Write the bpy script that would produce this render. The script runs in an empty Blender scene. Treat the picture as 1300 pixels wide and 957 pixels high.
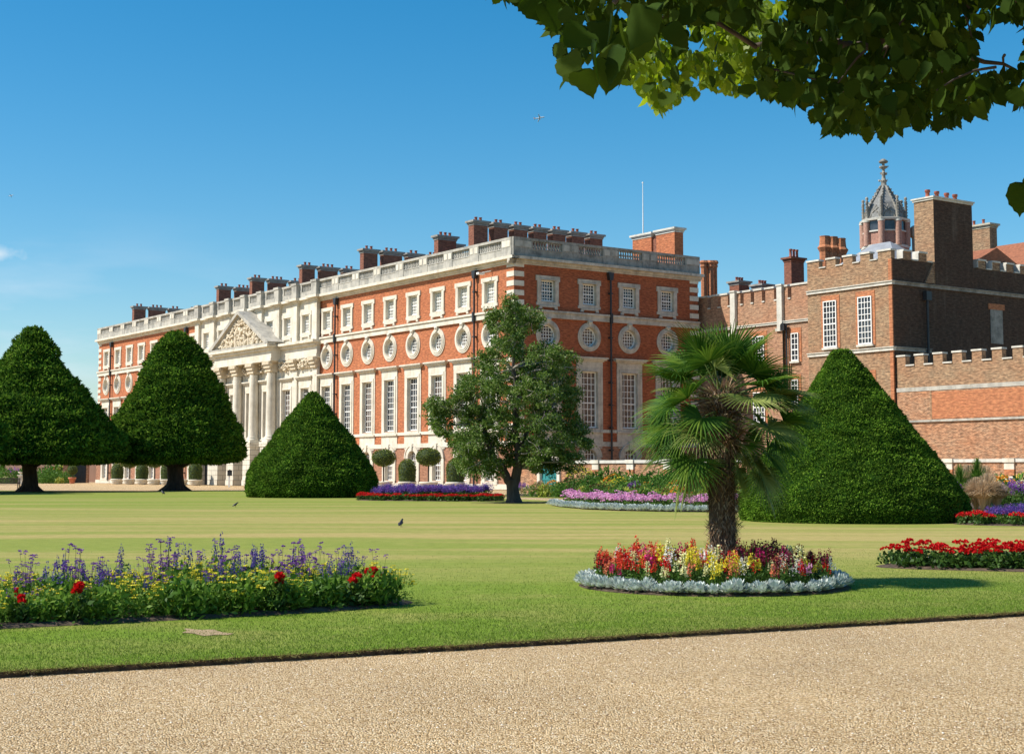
SKY_STRENGTH, SKY_SAT, SUN_STRENGTH, EXPOSURE = .115, 1.45, 5.2, 0.32
import bpy, math, random
import numpy as np
from mathutils import Vector, Matrix, noise
random.seed(7); RS = np.random.RandomState(11)
C = bpy.context.scene.collection
TH = 0.6164; ST, CT = math.sin(TH), math.cos(TH)
CX, CY = 0.188, 140.0          # nearest corner of the palace
def W(v, u, z=0.0):            # palace frame (v along the park front, u along the garden front) to world
    return (CX + CT*v - ST*u, CY + ST*v + CT*u, z)
F_PX = 1895.19; PITCH = 0.0877; CAMH = 1.6

# ---------------------------------------------------------------- materials
def nt(m):
    m.use_nodes = True; t = m.node_tree; t.nodes.clear(); return t, t.nodes, t.links
def ramp(N, stops, interp='LINEAR'):
    r = N.new('ShaderNodeValToRGB'); r.color_ramp.interpolation = interp
    e = r.color_ramp.elements
    while len(e) < len(stops): e.new(0.5)
    for i, (p, c) in enumerate(stops):
        e[i].position = p; e[i].color = (*c, 1) if len(c) == 3 else c
    return r
def coords(N, L, kind='Object', scale=(1, 1, 1)):
    tc = N.new('ShaderNodeTexCoord'); mp = N.new('ShaderNodeMapping')
    mp.inputs['Scale'].default_value = scale
    L.new(tc.outputs[kind], mp.inputs['Vector']); return mp
def noise_n(N, L, vec, scale, detail=4, rough=.55):
    n = N.new('ShaderNodeTexNoise'); n.inputs['Scale'].default_value = scale
    n.inputs['Detail'].default_value = detail; n.inputs['Roughness'].default_value = rough
    L.new(vec.outputs[0], n.inputs['Vector']); return n
def mix(N, L, a, b, fac, mode='MIX'):
    m = N.new('ShaderNodeMix'); m.data_type = 'RGBA'; m.blend_type = mode
    for s, x in ((6, a), (7, b)):
        if hasattr(x, 'type') and hasattr(x, 'links'): L.new(x, m.inputs[s])
        else: m.inputs[s].default_value = (*x, 1)
    if hasattr(fac, 'links'): L.new(fac, m.inputs[0])
    else: m.inputs[0].default_value = fac
    return m.outputs[2]
def bump(N, L, h, strength, dist):
    b = N.new('ShaderNodeBump'); b.inputs['Strength'].default_value = strength
    b.inputs['Distance'].default_value = dist; L.new(h, b.inputs['Height']); return b.outputs[0]
def plain(name, col, rough=.7, var=.25, scale=2.0, metal=0, bmp=0.0, spec=.4, col2=None, stretch=(1, 1, 1)):
    m = bpy.data.materials.new(name); t, N, L = nt(m)
    out = N.new('ShaderNodeOutputMaterial'); p = N.new('ShaderNodeBsdfPrincipled')
    v = coords(N, L, 'Object', stretch); n = noise_n(N, L, v, scale, 5)
    lo = tuple(c*(1-var) for c in col); hi = tuple(min(1, c*(1+var)) for c in (col2 or col))
    r = ramp(N, [(.3, lo), (.7, hi)]); L.new(n.outputs[0], r.inputs[0])
    L.new(r.outputs[0], p.inputs['Base Color']); p.inputs['Roughness'].default_value = rough
    p.inputs['Metallic'].default_value = metal; p.inputs['Specular IOR Level'].default_value = spec
    if bmp: L.new(bump(N, L, n.outputs[0], .6, bmp), p.inputs['Normal'])
    L.new(p.outputs[0], out.inputs[0]); return m
def brick(name, a, b, mortar, blotch, rw=.225, rh=.075, bl_scale=.25, bl_amt=.5, mort=.012, grime=(.05, .045, .04), gr_amt=.5, grain=.5):
    m = bpy.data.materials.new(name); t, N, L = nt(m)
    out = N.new('ShaderNodeOutputMaterial'); p = N.new('ShaderNodeBsdfPrincipled')
    tc = N.new('ShaderNodeTexCoord'); uv = tc.outputs['UV']
    br = N.new('ShaderNodeTexBrick'); br.inputs['Scale'].default_value = 1
    br.inputs['Brick Width'].default_value = rw; br.inputs['Row Height'].default_value = rh
    br.inputs['Mortar Size'].default_value = mort; br.inputs['Mortar Smooth'].default_value = .3
    br.inputs['Color1'].default_value = (*a, 1); br.inputs['Color2'].default_value = (*b, 1)
    br.inputs['Mortar'].default_value = (*mortar, 1); L.new(uv, br.inputs['Vector'])
    mp = N.new('ShaderNodeMapping'); mp.inputs['Scale'].default_value = (1, 1.6, 1); L.new(uv, mp.inputs[0])
    n1 = noise_n(N, L, mp, bl_scale, 6, .65)
    r1 = ramp(N, [(.38, (0, 0, 0)), (.68, (1, 1, 1))]); L.new(n1.outputs[0], r1.inputs[0])
    f = N.new('ShaderNodeMath'); f.operation = 'MULTIPLY'; f.inputs[1].default_value = bl_amt; L.new(r1.outputs[0], f.inputs[0])
    c = mix(N, L, br.outputs[0], blotch, f.outputs[0])
    # fine per-course mottling, several bricks wide
    mp2 = N.new('ShaderNodeMapping'); mp2.inputs['Scale'].default_value = (1.6, 5.5, 1); L.new(uv, mp2.inputs[0])
    n2 = noise_n(N, L, mp2, 1.3, 3, .7)
    r2 = ramp(N, [(.5-.27*(1.1-grain), (.5, .5, .5)), (.5, (.95, .95, .95)), (.5+.27*(1.1-grain), (1.5, 1.5, 1.45))]); L.new(n2.outputs[0], r2.inputs[0])
    c = mix(N, L, c, r2.outputs[0], .55+.45*grain, 'MULTIPLY')
    mp3 = N.new('ShaderNodeMapping'); mp3.inputs['Scale'].default_value = (.9, .12, 1); L.new(uv, mp3.inputs[0])
    n3 = noise_n(N, L, mp3, 1.1, 4, .7)
    r3 = ramp(N, [(.55, (0, 0, 0)), (.8, (1, 1, 1))]); L.new(n3.outputs[0], r3.inputs[0])
    f3 = N.new('ShaderNodeMath'); f3.operation = 'MULTIPLY'; f3.inputs[1].default_value = gr_amt; L.new(r3.outputs[0], f3.inputs[0])
    c = mix(N, L, c, grime, f3.outputs[0])
    L.new(c, p.inputs['Base Color']); p.inputs['Roughness'].default_value = .85
    p.inputs['Specular IOR Level'].default_value = .2
    L.new(bump(N, L, br.outputs['Fac'], -.4, .01), p.inputs['Normal'])
    L.new(p.outputs[0], out.inputs[0]); return m
def stone(name, col, dirt, amt=.5, scale=.8, courses=None, lichen=None):
    m = bpy.data.materials.new(name); t, N, L = nt(m)
    out = N.new('ShaderNodeOutputMaterial'); p = N.new('ShaderNodeBsdfPrincipled')
    v = coords(N, L, 'Object'); n = noise_n(N, L, v, scale, 6, .65)
    r = ramp(N, [(.42, (0, 0, 0)), (.72, (1, 1, 1))]); L.new(n.outputs[0], r.inputs[0])
    f = N.new('ShaderNodeMath'); f.operation = 'MULTIPLY'; f.inputs[1].default_value = amt; L.new(r.outputs[0], f.inputs[0])
    c = mix(N, L, col, dirt, f.outputs[0])
    v2 = coords(N, L, 'Object', (1.5, 1.5, .12)); n2 = noise_n(N, L, v2, 1.6, 4, .7)
    r2 = ramp(N, [(.5, (1, 1, 1)), (.8, (.62, .6, .56))]); L.new(n2.outputs[0], r2.inputs[0])
    c = mix(N, L, c, r2.outputs[0], min(1, amt*1.2), 'MULTIPLY')
    if lichen:
        n4 = noise_n(N, L, v, 2.2, 5, .7); r4 = ramp(N, [(.55, (0, 0, 0)), (.68, (1, 1, 1))]); L.new(n4.outputs[0], r4.inputs[0])
        f4 = N.new('ShaderNodeMath'); f4.operation = 'MULTIPLY'; f4.inputs[1].default_value = .6; L.new(r4.outputs[0], f4.inputs[0])
        c = mix(N, L, c, lichen, f4.outputs[0])
    if courses:
        tc = N.new('ShaderNodeTexCoord'); br = N.new('ShaderNodeTexBrick'); br.inputs['Scale'].default_value = 1
        br.inputs['Brick Width'].default_value = courses*2.2; br.inputs['Row Height'].default_value = courses
        br.inputs['Mortar Size'].default_value = .03; br.inputs['Color1'].default_value = (1, 1, 1, 1)
        br.inputs['Color2'].default_value = (.9, .9, .88, 1); br.inputs['Mortar'].default_value = (.35, .33, .3, 1)
        L.new(tc.outputs['UV'], br.inputs['Vector']); c = mix(N, L, c, br.outputs[0], .9, 'MULTIPLY')
    L.new(c, p.inputs['Base Color']); p.inputs['Roughness'].default_value = .8; p.inputs['Specular IOR Level'].default_value = .2
    L.new(bump(N, L, n.outputs[0], .3, .02), p.inputs['Normal'])
    L.new(p.outputs[0], out.inputs[0]); return m
def leafmat(name, stops, trans=.25, rough=.5, spec=.35, tint=None, nscale=None):
    """foliage: colour varies leaf by leaf; leaves let some light through"""
    m = bpy.data.materials.new(name); t, N, L = nt(m)
    out = N.new('ShaderNodeOutputMaterial'); p = N.new('ShaderNodeBsdfPrincipled')
    g = N.new('ShaderNodeNewGeometry'); r = ramp(N, stops); L.new(g.outputs['Random Per Island'], r.inputs[0])
    c = r.outputs[0]
    if nscale:
        v = coords(N, L, 'Object'); n = noise_n(N, L, v, nscale, 3)
        r2 = ramp(N, [(.35, (.7, .7, .7)), (.65, (1.3, 1.3, 1.2))]); L.new(n.outputs[0], r2.inputs[0])
        c = mix(N, L, c, r2.outputs[0], 1, 'MULTIPLY')
    L.new(c, p.inputs['Base Color']); p.inputs['Roughness'].default_value = rough
    p.inputs['Specular IOR Level'].default_value = spec
    tr = N.new('ShaderNodeBsdfTranslucent')
    if tint: L.new(mix(N, L, c, tint, 1, 'MULTIPLY'), tr.inputs[0])
    else: L.new(c, tr.inputs[0])
    ms = N.new('ShaderNodeMixShader'); ms.inputs[0].default_value = trans
    L.new(p.outputs[0], ms.inputs[1]); L.new(tr.outputs[0], ms.inputs[2]); L.new(ms.outputs[0], out.inputs[0])
    return m
def glassmat(name, col, rough=.08, spec=.6, var=.5):
    m = bpy.data.materials.new(name); t, N, L = nt(m)
    out = N.new('ShaderNodeOutputMaterial'); p = N.new('ShaderNodeBsdfPrincipled')
    v = coords(N, L, 'Object', (1, 1, 1)); n = noise_n(N, L, v, 1.7, 2)
    r = ramp(N, [(.35, tuple(c*(1-var) for c in col)), (.65, tuple(c*(1+var) for c in col))]); L.new(n.outputs[0], r.inputs[0])
    L.new(r.outputs[0], p.inputs['Base Color']); p.inputs['Roughness'].default_value = rough
    p.inputs['Specular IOR Level'].default_value = spec
    L.new(bump(N, L, n.outputs[0], .15, .05), p.inputs['Normal'])
    L.new(p.outputs[0], out.inputs[0]); return m

M = {}
M['brick'] = brick('orange_red_brick', (.47, .145, .052), (.36, .10, .042), (.46, .22, .12), (.33, .095, .045), bl_amt=.4, gr_amt=.18, grime=(.16, .06, .03))
M['brick_park_shaded'] = brick('shade_deepened_red_brick', (.38, .092, .034), (.29, .066, .028), (.33, .15, .08), (.24, .065, .032), bl_amt=.5, gr_amt=.3, grime=(.13, .055, .035))  # garden-front brick darkened in colour to deepen shade on the unlit park front
M['brick_dull'] = brick('dull_ground_brick', (.36, .16, .09), (.28, .11, .065), (.38, .25, .17), (.3, .13, .08), bl_amt=.4, gr_amt=.25)
M['brick_tudor'] = brick('brown_mottled_brick', (.34, .195, .105), (.18, .105, .06), (.34, .26, .17), (.31, .14, .07), rw=.25, rh=.085, bl_amt=.55, mort=.018, gr_amt=.35, bl_scale=.35, grain=.62)
M['brick_range'] = brick('red_brown_brick', (.40, .205, .115), (.25, .12, .07), (.40, .29, .2), (.38, .155, .08), rw=.25, rh=.085, bl_amt=.5, mort=.016, gr_amt=.3, bl_scale=.3, grain=.55)
M['brick_orange'] = brick('rubbed_orange_brick', (.50, .18, .07), (.40, .12, .05), (.36, .2, .12), (.38, .17, .085), bl_amt=.4, gr_amt=.15)
M['brick_chimney'] = brick('dark_chimney_brick', (.30, .10, .055), (.2, .065, .04), (.24, .14, .1), (.15, .06, .04), bl_amt=.4, gr_amt=.4)
M['brick_wall'] = brick('old_garden_wall_brick', (.40, .19, .10), (.20, .095, .055), (.40, .29, .19), (.40, .15, .065), rw=.28, rh=.1, bl_amt=.5, mort=.02, gr_amt=.3, bl_scale=.5, grain=.68)
M['stone'] = stone('white_portland_stone', (.70, .645, .54), (.40, .345, .26), .62)
M['stone_park_shaded'] = stone('stained_shaded_white_stone', (.56, .51, .43), (.2, .18, .16), .75, 1.1)  # real stains, plus a darker base that paints the park front's shade
M['stone_warm'] = stone('warm_carved_stone', (.68, .58, .43), (.36, .29, .2), .65, 2.5)
M['stone_grey'] = stone('weathered_grey_stone', (.47, .44, .38), (.16, .16, .15), .75, .9)
M['stone_course'] = stone('coursed_white_stone', (.68, .63, .53), (.45, .39, .31), .55, courses=.62)
M['stone_dark'] = stone('soot_and_shade_stone', (.34, .32, .28), (.07, .07, .065), .85, 1.2)  # sooty stone; also paints shade on the unlit balustrade and tower band
M['coping'] = stone('pale_coping_stone', (.62, .59, .52), (.35, .34, .29), .6, 1.5)
M['lichen_stone'] = stone('lichened_coping_stone', (.5, .46, .36), (.2, .19, .15), .6, 1.5, lichen=(.5, .36, .04))
M['lead'] = plain('pale_lead_roof', (.27, .28, .30), .5, .15, 1.5)
M['brick_soot_shade'] = brick('soot_and_shade_brick', (.075, .045, .03), (.045, .028, .02), (.10, .07, .05), (.07, .035, .022), rw=.25, rh=.085, bl_amt=.5, mort=.018, gr_amt=.35, grain=.6, bl_scale=.35, grime=(.25, .2, .15))  # partly soot; mostly shade of the unlit tower side put into the colour
M['tile'] = plain('red_roof_tile', (.27, .10, .05), .85, .35, 3.0, stretch=(1, 1, 4), bmp=.03)
M['slate'] = plain('roof_slate', (.22, .22, .23), .6, .2, 2)
M['white_paint'] = plain('white_sash_paint', (.82, .81, .77), .5, .05)
M['glass'] = glassmat('dark_window_glass', (.035, .04, .048))
M['blind'] = glassmat('pale_blind_behind_glass', (.42, .40, .34), .25, .5, .25)
M['curtain'] = glassmat('brown_curtain_behind_glass', (.13, .10, .085), .12, .5, .4)
M['black_iron'] = plain('black_painted_iron', (.025, .028, .032), .45, .2)
M['pot_clay'] = plain('sooty_chimney_pot_clay', (.30, .09, .055), .8, .4, 3)
M['terracotta'] = plain('terracotta', (.5, .17, .09), .8, .2, 3)
M['teal'] = plain('teal_painted_door', (.03, .2, .2), .5, .2)
M['dark_wood'] = plain('dark_bench_wood', (.06, .045, .032), .7, .3, 6)
M['door_wood'] = plain('dark_door_wood', (.05, .045, .05), .6, .3)
M['soil'] = plain('dark_soil', (.055, .035, .022), .95, .5, 9, bmp=.05, col2=(.09, .06, .04))
M['bark'] = plain('tree_bark', (.075, .058, .045), .9, .4, 8, bmp=.03, stretch=(1, 1, .25))
M['bark_yew'] = plain('yew_bark', (.055, .04, .032), .9, .4, 6, bmp=.05, stretch=(1, 1, .2))
M['pale_branch'] = plain('pale_branch_bark', (.26, .23, .19), .85, .3, 5)
M['fibre'] = leafmat('palm_trunk_fibre', [(0, (.10, .055, .03)), (.5, (.22, .14, .085)), (1, (.42, .31, .2))], 0.05, .9, .1)
M['fibre_core'] = plain('palm_trunk_core', (.09, .06, .04), .95, .4, 14, bmp=.03)
M['yew'] = leafmat('yew_needles', [(0, (.03, .072, .008)), (.45, (.072, .155, .014)), (.85, (.14, .245, .025)), (1, (.21, .32, .045))], .28, .85, .04, nscale=1.3)
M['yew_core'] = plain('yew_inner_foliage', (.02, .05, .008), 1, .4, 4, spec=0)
M['oak'] = leafmat('evergreen_oak_leaves', [(0, (.05, .10, .014)), (.5, (.11, .19, .026)), (.85, (.2, .28, .06)), (1, (.36, .38, .2))], .38, .6, .2)
M['oak_warm'] = leafmat('young_oak_leaves', [(0, (.07, .15, .02)), (1, (.18, .25, .04))], .35, .5, .3)
M['topiary'] = leafmat('clipped_bay_leaves', [(0, (.05, .09, .01)), (1, (.2, .25, .035))], .25, .6, .25)
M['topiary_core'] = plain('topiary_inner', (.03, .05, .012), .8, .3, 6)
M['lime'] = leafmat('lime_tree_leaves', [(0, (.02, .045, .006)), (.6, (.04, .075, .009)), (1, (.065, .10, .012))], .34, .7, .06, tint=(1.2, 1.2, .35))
M['lime_sunlit'] = leafmat('sunlit_tint_lime_leaves', [(0, (.10, .18, .012)), (1, (.28, .38, .04))], .55, .45, .25, tint=(1.4, 1.3, .4))  # sunlight on the bright leaf cluster is painted into this lighter colour
M['palm'] = leafmat('palm_leaf', [(0, (.022, .07, .007)), (.55, (.055, .13, .012)), (.9, (.12, .20, .02)), (1, (.30, .36, .06))], .25, .6, .12)
M['palm_old'] = leafmat('pale_palm_leaf', [(0, (.10, .15, .02)), (1, (.28, .32, .08))], .25, .5, .3)
M['petiole'] = plain('palm_leaf_stalk', (.12, .16, .04), .5, .3)
M['leaf'] = leafmat('bedding_leaves', [(0, (.04, .10, .01)), (.6, (.085, .19, .02)), (1, (.17, .30, .05))], .35, .55, .25)
M['leaf_dark'] = leafmat('dark_bedding_leaves', [(0, (.025, .065, .01)), (1, (.08, .16, .025))], .25, .55, .25)
M['leaf_light'] = leafmat('light_green_leaves', [(0, (.09, .19, .02)), (.6, (.17, .3, .035)), (1, (.28, .40, .08))], .4, .55, .2)
M['leaf_yellow'] = leafmat('yellow_green_leaves', [(0, (.18, .26, .03)), (1, (.45, .46, .07))], .3, .5, .3)
M['silver'] = leafmat('silver_felted_leaves', [(0, (.42, .47, .43)), (1, (.76, .81, .76))], .15, .75, .15)
def petal(n, a, b=None, tr=.3):
    b = b or tuple(min(1, x*1.5) for x in a)
    M[n] = leafmat(n+'_petals', [(0, a), (1, b)], tr, .6, .2)
petal('red', (.55, .008, .012), (.75, .02, .02)); petal('scarlet', (.7, .05, .02), (.85, .12, .06))
petal('magenta', (.5, .01, .12), (.75, .04, .25)); petal('yellow', (.75, .62, .02), (.9, .8, .12))
petal('cream', (.8, .76, .35), (.9, .88, .55)); petal('white', (.8, .78, .7), (.9, .9, .86))
petal('maroon', (.09, .008, .02), (.2, .015, .04)); petal('coral', (.75, .2, .11), (.85, .33, .18))
petal('purple', (.17, .05, .30), (.34, .13, .46)); petal('blue', (.06, .045, .22), (.14, .10, .38))
petal('pink', (.72, .26, .5), (.9, .55, .75)); petal('orange', (.75, .27, .03), (.85, .45, .06))
petal('straw', (.42, .29, .17), (.66, .5, .32), .3)

# ---------------------------------------------------------------- mesh building
class MB:
    def __init__(s): s.v = []; s.f = []; s.m = []; s.sm = []
    def add(s, vs, fs, mi=0, smooth=False):
        o = len(s.v); s.v += [tuple(p) for p in vs]
        for f in fs: s.f.append(tuple(i+o for i in f)); s.m.append(mi); s.sm.append(smooth)
    def box(s, x0, x1, y0, y1, z0, z1, mi=0):
        if x0 > x1: x0, x1 = x1, x0
        if y0 > y1: y0, y1 = y1, y0
        s.add([(x0, y0, z0), (x1, y0, z0), (x1, y1, z0), (x0, y1, z0), (x0, y0, z1), (x1, y0, z1), (x1, y1, z1), (x0, y1, z1)],
              [(0, 3, 2, 1), (4, 5, 6, 7), (0, 1, 5, 4), (1, 2, 6, 5), (2, 3, 7, 6), (3, 0, 4, 7)], mi)
    def lathe(s, cx, cy, prof, n=12, mi=0, smooth=True, rot=0, cap=True):
        vs = []; fs = []
        for z, r in prof:
            for k in range(n):
                a = rot + 2*math.pi*k/n; vs.append((cx+r*math.cos(a), cy+r*math.sin(a), z))
        for j in range(len(prof)-1):
            for k in range(n):
                fs.append((j*n+k, j*n+(k+1) % n, (j+1)*n+(k+1) % n, (j+1)*n+k))
        s.add(vs, fs, mi, smooth)
        if cap:
            t = len(prof)-1
            s.add([vs[t*n+k] for k in range(n)], [tuple(range(n))], mi)
            s.add([vs[k] for k in range(n)], [tuple(range(n))[::-1]], mi)
    def tube(s, pts, rads, n=8, mi=0, smooth=True):
        vs = []; fs = []; P = [Vector(p) for p in pts]
        for i, p in enumerate(P):
            d = (P[min(i+1, len(P)-1)]-P[max(i-1, 0)]).normalized()
            up = Vector((0, 0, 1)) if abs(d.z) < .9 else Vector((1, 0, 0))
            a = d.cross(up).normalized(); b = d.cross(a)
            for k in range(n):
                t = 2*math.pi*k/n; vs.append(p+(a*math.cos(t)+b*math.sin(t))*rads[i])
        for j in range(len(P)-1):
            for k in range(n):
                fs.append((j*n+k, j*n+(k+1) % n, (j+1)*n+(k+1) % n, (j+1)*n+k))
        s.add(vs, fs, mi, smooth)
        s.add(vs[-n:], [tuple(range(n))], mi); s.add(vs[:n], [tuple(range(n))[::-1]], mi)
    def prism(s, poly, y0, y1, mi=0):           # polygon in x,z pulled along y
        n = len(poly); vs = [(x, y0, z) for x, z in poly]+[(x, y1, z) for x, z in poly]
        s.add(vs, [tuple(range(n)), tuple(range(n, 2*n))[::-1]]+[(i, (i+1) % n, n+(i+1) % n, n+i) for i in range(n)], mi)
    def ringxz(s, cx, cz, r0, r1, y0, y1, n=28, a0=0, a1=2*math.pi, mi=0):   # flat ring in the x,z plane
        vs = []; fs = []
        full = abs(a1-a0-2*math.pi) < 1e-6; k1 = n if full else n+1
        for k in range(k1):
            a = a0+(a1-a0)*k/n; c, q = math.cos(a), math.sin(a)
            vs += [(cx+r0*c, y0, cz+r0*q), (cx+r1*c, y0, cz+r1*q), (cx+r1*c, y1, cz+r1*q), (cx+r0*c, y1, cz+r0*q)]
        for k in range(n):
            i = 4*k; j = 4*((k+1) % k1)
            for q in range(4): fs.append((i+q, i+(q+1) % 4, j+(q+1) % 4, j+q))
        s.add(vs, fs, mi)
    def mapped(s, fn):
        s.v = [fn(*p) for p in s.v]; return s
    def mesh(s, name, mats):
        me = bpy.data.meshes.new(name); me.from_pydata(s.v, [], s.f)
        for m in mats: me.materials.append(m)
        me.polygons.foreach_set('material_index', s.m); me.polygons.foreach_set('use_smooth', s.sm)
        uvbox(me); me.update(); return me
    def build(s, name, mats, parent=None, loc=None, rotz=0):
        if not isinstance(mats, (list, tuple)): mats = [mats]
        return link(name, s.mesh(name, mats), parent, loc, rotz)
def uvbox(me):                                   # UVs in metres, from each face's own direction
    nl = len(me.loops)
    if not nl: return
    me.update()
    uv = me.uv_layers.new(name='UVMap')
    co = np.empty(len(me.vertices)*3); me.vertices.foreach_get('co', co); co = co.reshape(-1, 3)
    vi = np.empty(nl, dtype=np.int64); me.loops.foreach_get('vertex_index', vi)
    nr = np.empty(len(me.polygons)*3); me.polygons.foreach_get('normal', nr); nr = nr.reshape(-1, 3)
    lt = np.empty(len(me.polygons), dtype=np.int64); me.polygons.foreach_get('loop_total', lt)
    fn = np.repeat(nr, lt, axis=0); P = co[vi]
    hor = np.abs(fn[:, 2]) > .75; h = np.hypot(fn[:, 0], fn[:, 1])+1e-9
    u = (-P[:, 0]*fn[:, 1]+P[:, 1]*fn[:, 0])/h
    out = np.stack([np.where(hor, P[:, 0], u), np.where(hor, P[:, 1], P[:, 2])], 1)
    uv.data.foreach_set('uv', out.ravel())
def link(name, me, parent=None, loc=None, rotz=0):
    o = bpy.data.objects.new(name, me); C.objects.link(o)
    if loc is not None: o.location = loc
    o.rotation_euler[2] = rotz
    if parent: o.parent = parent
    return o
def tag(o, label, cat, group=None, kind=None):
    o['label'] = label; o['category'] = cat
    if group: o['group'] = group
    if kind: o['kind'] = kind
    return o
def thing(name, loc, rotz, label, cat, group=None):
    o = bpy.data.objects.new(name, None); C.objects.link(o); o.location = loc; o.rotation_euler[2] = rotz
    o.empty_display_size = .3
    return tag(o, label, cat, group)
def structure(o): o['kind'] = 'structure'; return o
def copy_tree(o, parent=None):
    c = o.copy(); C.objects.link(c)
    if parent: c.parent = parent
    for ch in list(o.children): copy_tree(ch, c)
    return c
def arrmesh(name, V, k, mats, mi=None, smooth=False, extra=None):
    """V: (n*k,3) vertices of n separate k-gons (numpy, fast)"""
    n = len(V)//k; me = bpy.data.meshes.new(name)
    me.vertices.add(n*k); me.vertices.foreach_set('co', np.ascontiguousarray(V, dtype=np.float32).ravel())
    me.loops.add(n*k); me.loops.foreach_set('vertex_index', np.arange(n*k, dtype=np.int32))
    me.polygons.add(n); me.polygons.foreach_set('loop_start', np.arange(n, dtype=np.int32)*k)
    me.polygons.foreach_set('loop_total', np.full(n, k, dtype=np.int32))
    for m in mats: me.materials.append(m)
    if mi is not None: me.polygons.foreach_set('material_index', np.asarray(mi, dtype=np.int32))
    me.update(); me.validate(); return me
def unit(a): return a/(np.linalg.norm(a, axis=1, keepdims=True)+1e-9)
def leafquads(P, D, Nn, ln, wd):
    """kite shaped leaves: P base, D direction, Nn face normal, ln length, wd width"""
    D = unit(D); S = unit(np.cross(D, Nn)); ln = np.reshape(ln, (-1, 1)); wd = np.reshape(wd, (-1, 1))
    a = P; b = P+D*ln*.45+S*wd*.5; c = P+D*ln; d = P+D*ln*.45-S*wd*.5
    return np.stack([a, b, c, d], 1).reshape(-1, 3)
def rnd(n): return unit(RS.normal(size=(n, 3)))
def nz(p, s=1.0): return noise.noise(Vector(p)*s)
# ================================================================ PALACE
def at_depth(px, py, Y):
    a, b = (px-650)/F_PX, (433-py)/F_PX; d = (a, math.cos(PITCH)-math.sin(PITCH)*b, math.sin(PITCH)+math.cos(PITCH)*b); t = Y/d[1]
    return Vector((t*d[0], Y, CAMH+t*d[2]))
def to_frame(p):
    x, y = p[0]-CX, p[1]-CY; return (x*CT+y*ST, -x*ST+y*CT)
T0, DT, S0, DS = 3.953, 4.704, 3.951, 5.048
EL, SL = 111.0, 23.34           # lengths of garden front and park front
palace = thing('palace', W(0, 0), TH, 'long red brick and white stone palace with pedimented centre and stone balustrade', 'palace')
fE = lambda a, n, z: (-n, a, z)            # along garden front, outwards, up
fS = lambda a, n, z: (a, -n, z)
def wallgrid(mb, length, z0, z1, holes, n=0.0, a0=0.0):
    cl = lambda v, lo, hi: min(hi, max(lo, v))
    holes = [h for h in holes if h[1] > a0 and h[0] < length and h[3] > z0 and h[2] < z1]
    xs = sorted({a0, length}|{cl(h[0], a0, length) for h in holes}|{cl(h[1], a0, length) for h in holes}); zs = sorted({z0, z1}|{cl(h[2], z0, z1) for h in holes}|{cl(h[3], z0, z1) for h in holes})
    for i in range(len(xs)-1):
        for j in range(len(zs)-1):
            xm, zm = (xs[i]+xs[i+1])/2, (zs[j]+zs[j+1])/2
            if any(h[0] < xm < h[1] and h[2] < zm < h[3] for h in holes): continue
            mb.add([(xs[i], n, zs[j]), (xs[i+1], n, zs[j]), (xs[i+1], n, zs[j+1]), (xs[i], n, zs[j+1])], [(0, 1, 2, 3)])
def holes_for(c): return [(c-.9, c+.9, 17.9, 20.0), (c-.93, c+.93, 13.82, 15.68), (c-1.02, c+1.02, 5.9, 11.4), (c-.8, c+.8, .8, 3.9)]
Ebays = [T0+DT*i for i in range(23)]; Sbays = [S0+DS*i for i in range(4)]
CE0, CE1 = 38.6, 72.8
def isc(i): return 8 <= i <= 14
for front, bays, ln, f in (('garden', Ebays, EL, fE), ('park', Sbays, SL, fS)):
    mb = MB(); mg = MB(); mb1 = MB(); mg1 = MB()
    hs = [h for i, c in enumerate(bays) for h in holes_for(c) if not (front == 'garden' and isc(i))]
    if front == 'garden':
        wallgrid(mb, CE0, 4.1, 22, hs); wallgrid(mb1, ln, 4.1, 22, hs, a0=CE1)
        wallgrid(mg, CE0, 0, 4.1, hs); wallgrid(mg1, ln, 0, 4.1, hs, a0=CE1)
        mb1.mapped(f).build('brick_wall', M['brick'], palace); mg1.mapped(f).build('ground_storey_wall', M['brick_dull'], palace)
    else:
        wallgrid(mb, ln, 4.1, 22, hs); wallgrid(mg, ln, 0, 4.1, hs)
    mb.mapped(f).build('brick_wall', M['brick'] if front == 'garden' else M['brick_park_shaded'], palace); mg.mapped(f).build('ground_storey_wall', M['brick_dull'], palace)
mb = MB(); mb.add([(SL, 0, 0), (SL, EL, 0), (SL, EL, 22), (SL, 0, 22)], [(0, 1, 2, 3)]); mb.add([(0, EL, 0), (SL, EL, 0), (SL, EL, 22), (0, EL, 22)], [(0, 1, 2, 3)])
mb.build('rear_wall', M['brick'], palace)
# an inner dark lining behind all windows, and the roof
mb = MB(); mb.box(.9, SL-.6, .9, EL-.9, .1, 21.9); mb.build('inner_wall', M['door_wood'], palace)
mb = MB(); mb.box(.1, SL-.05, .1, EL-.1, 21.93, 22.1); mb.build('roof', M['lead'], palace)

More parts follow.
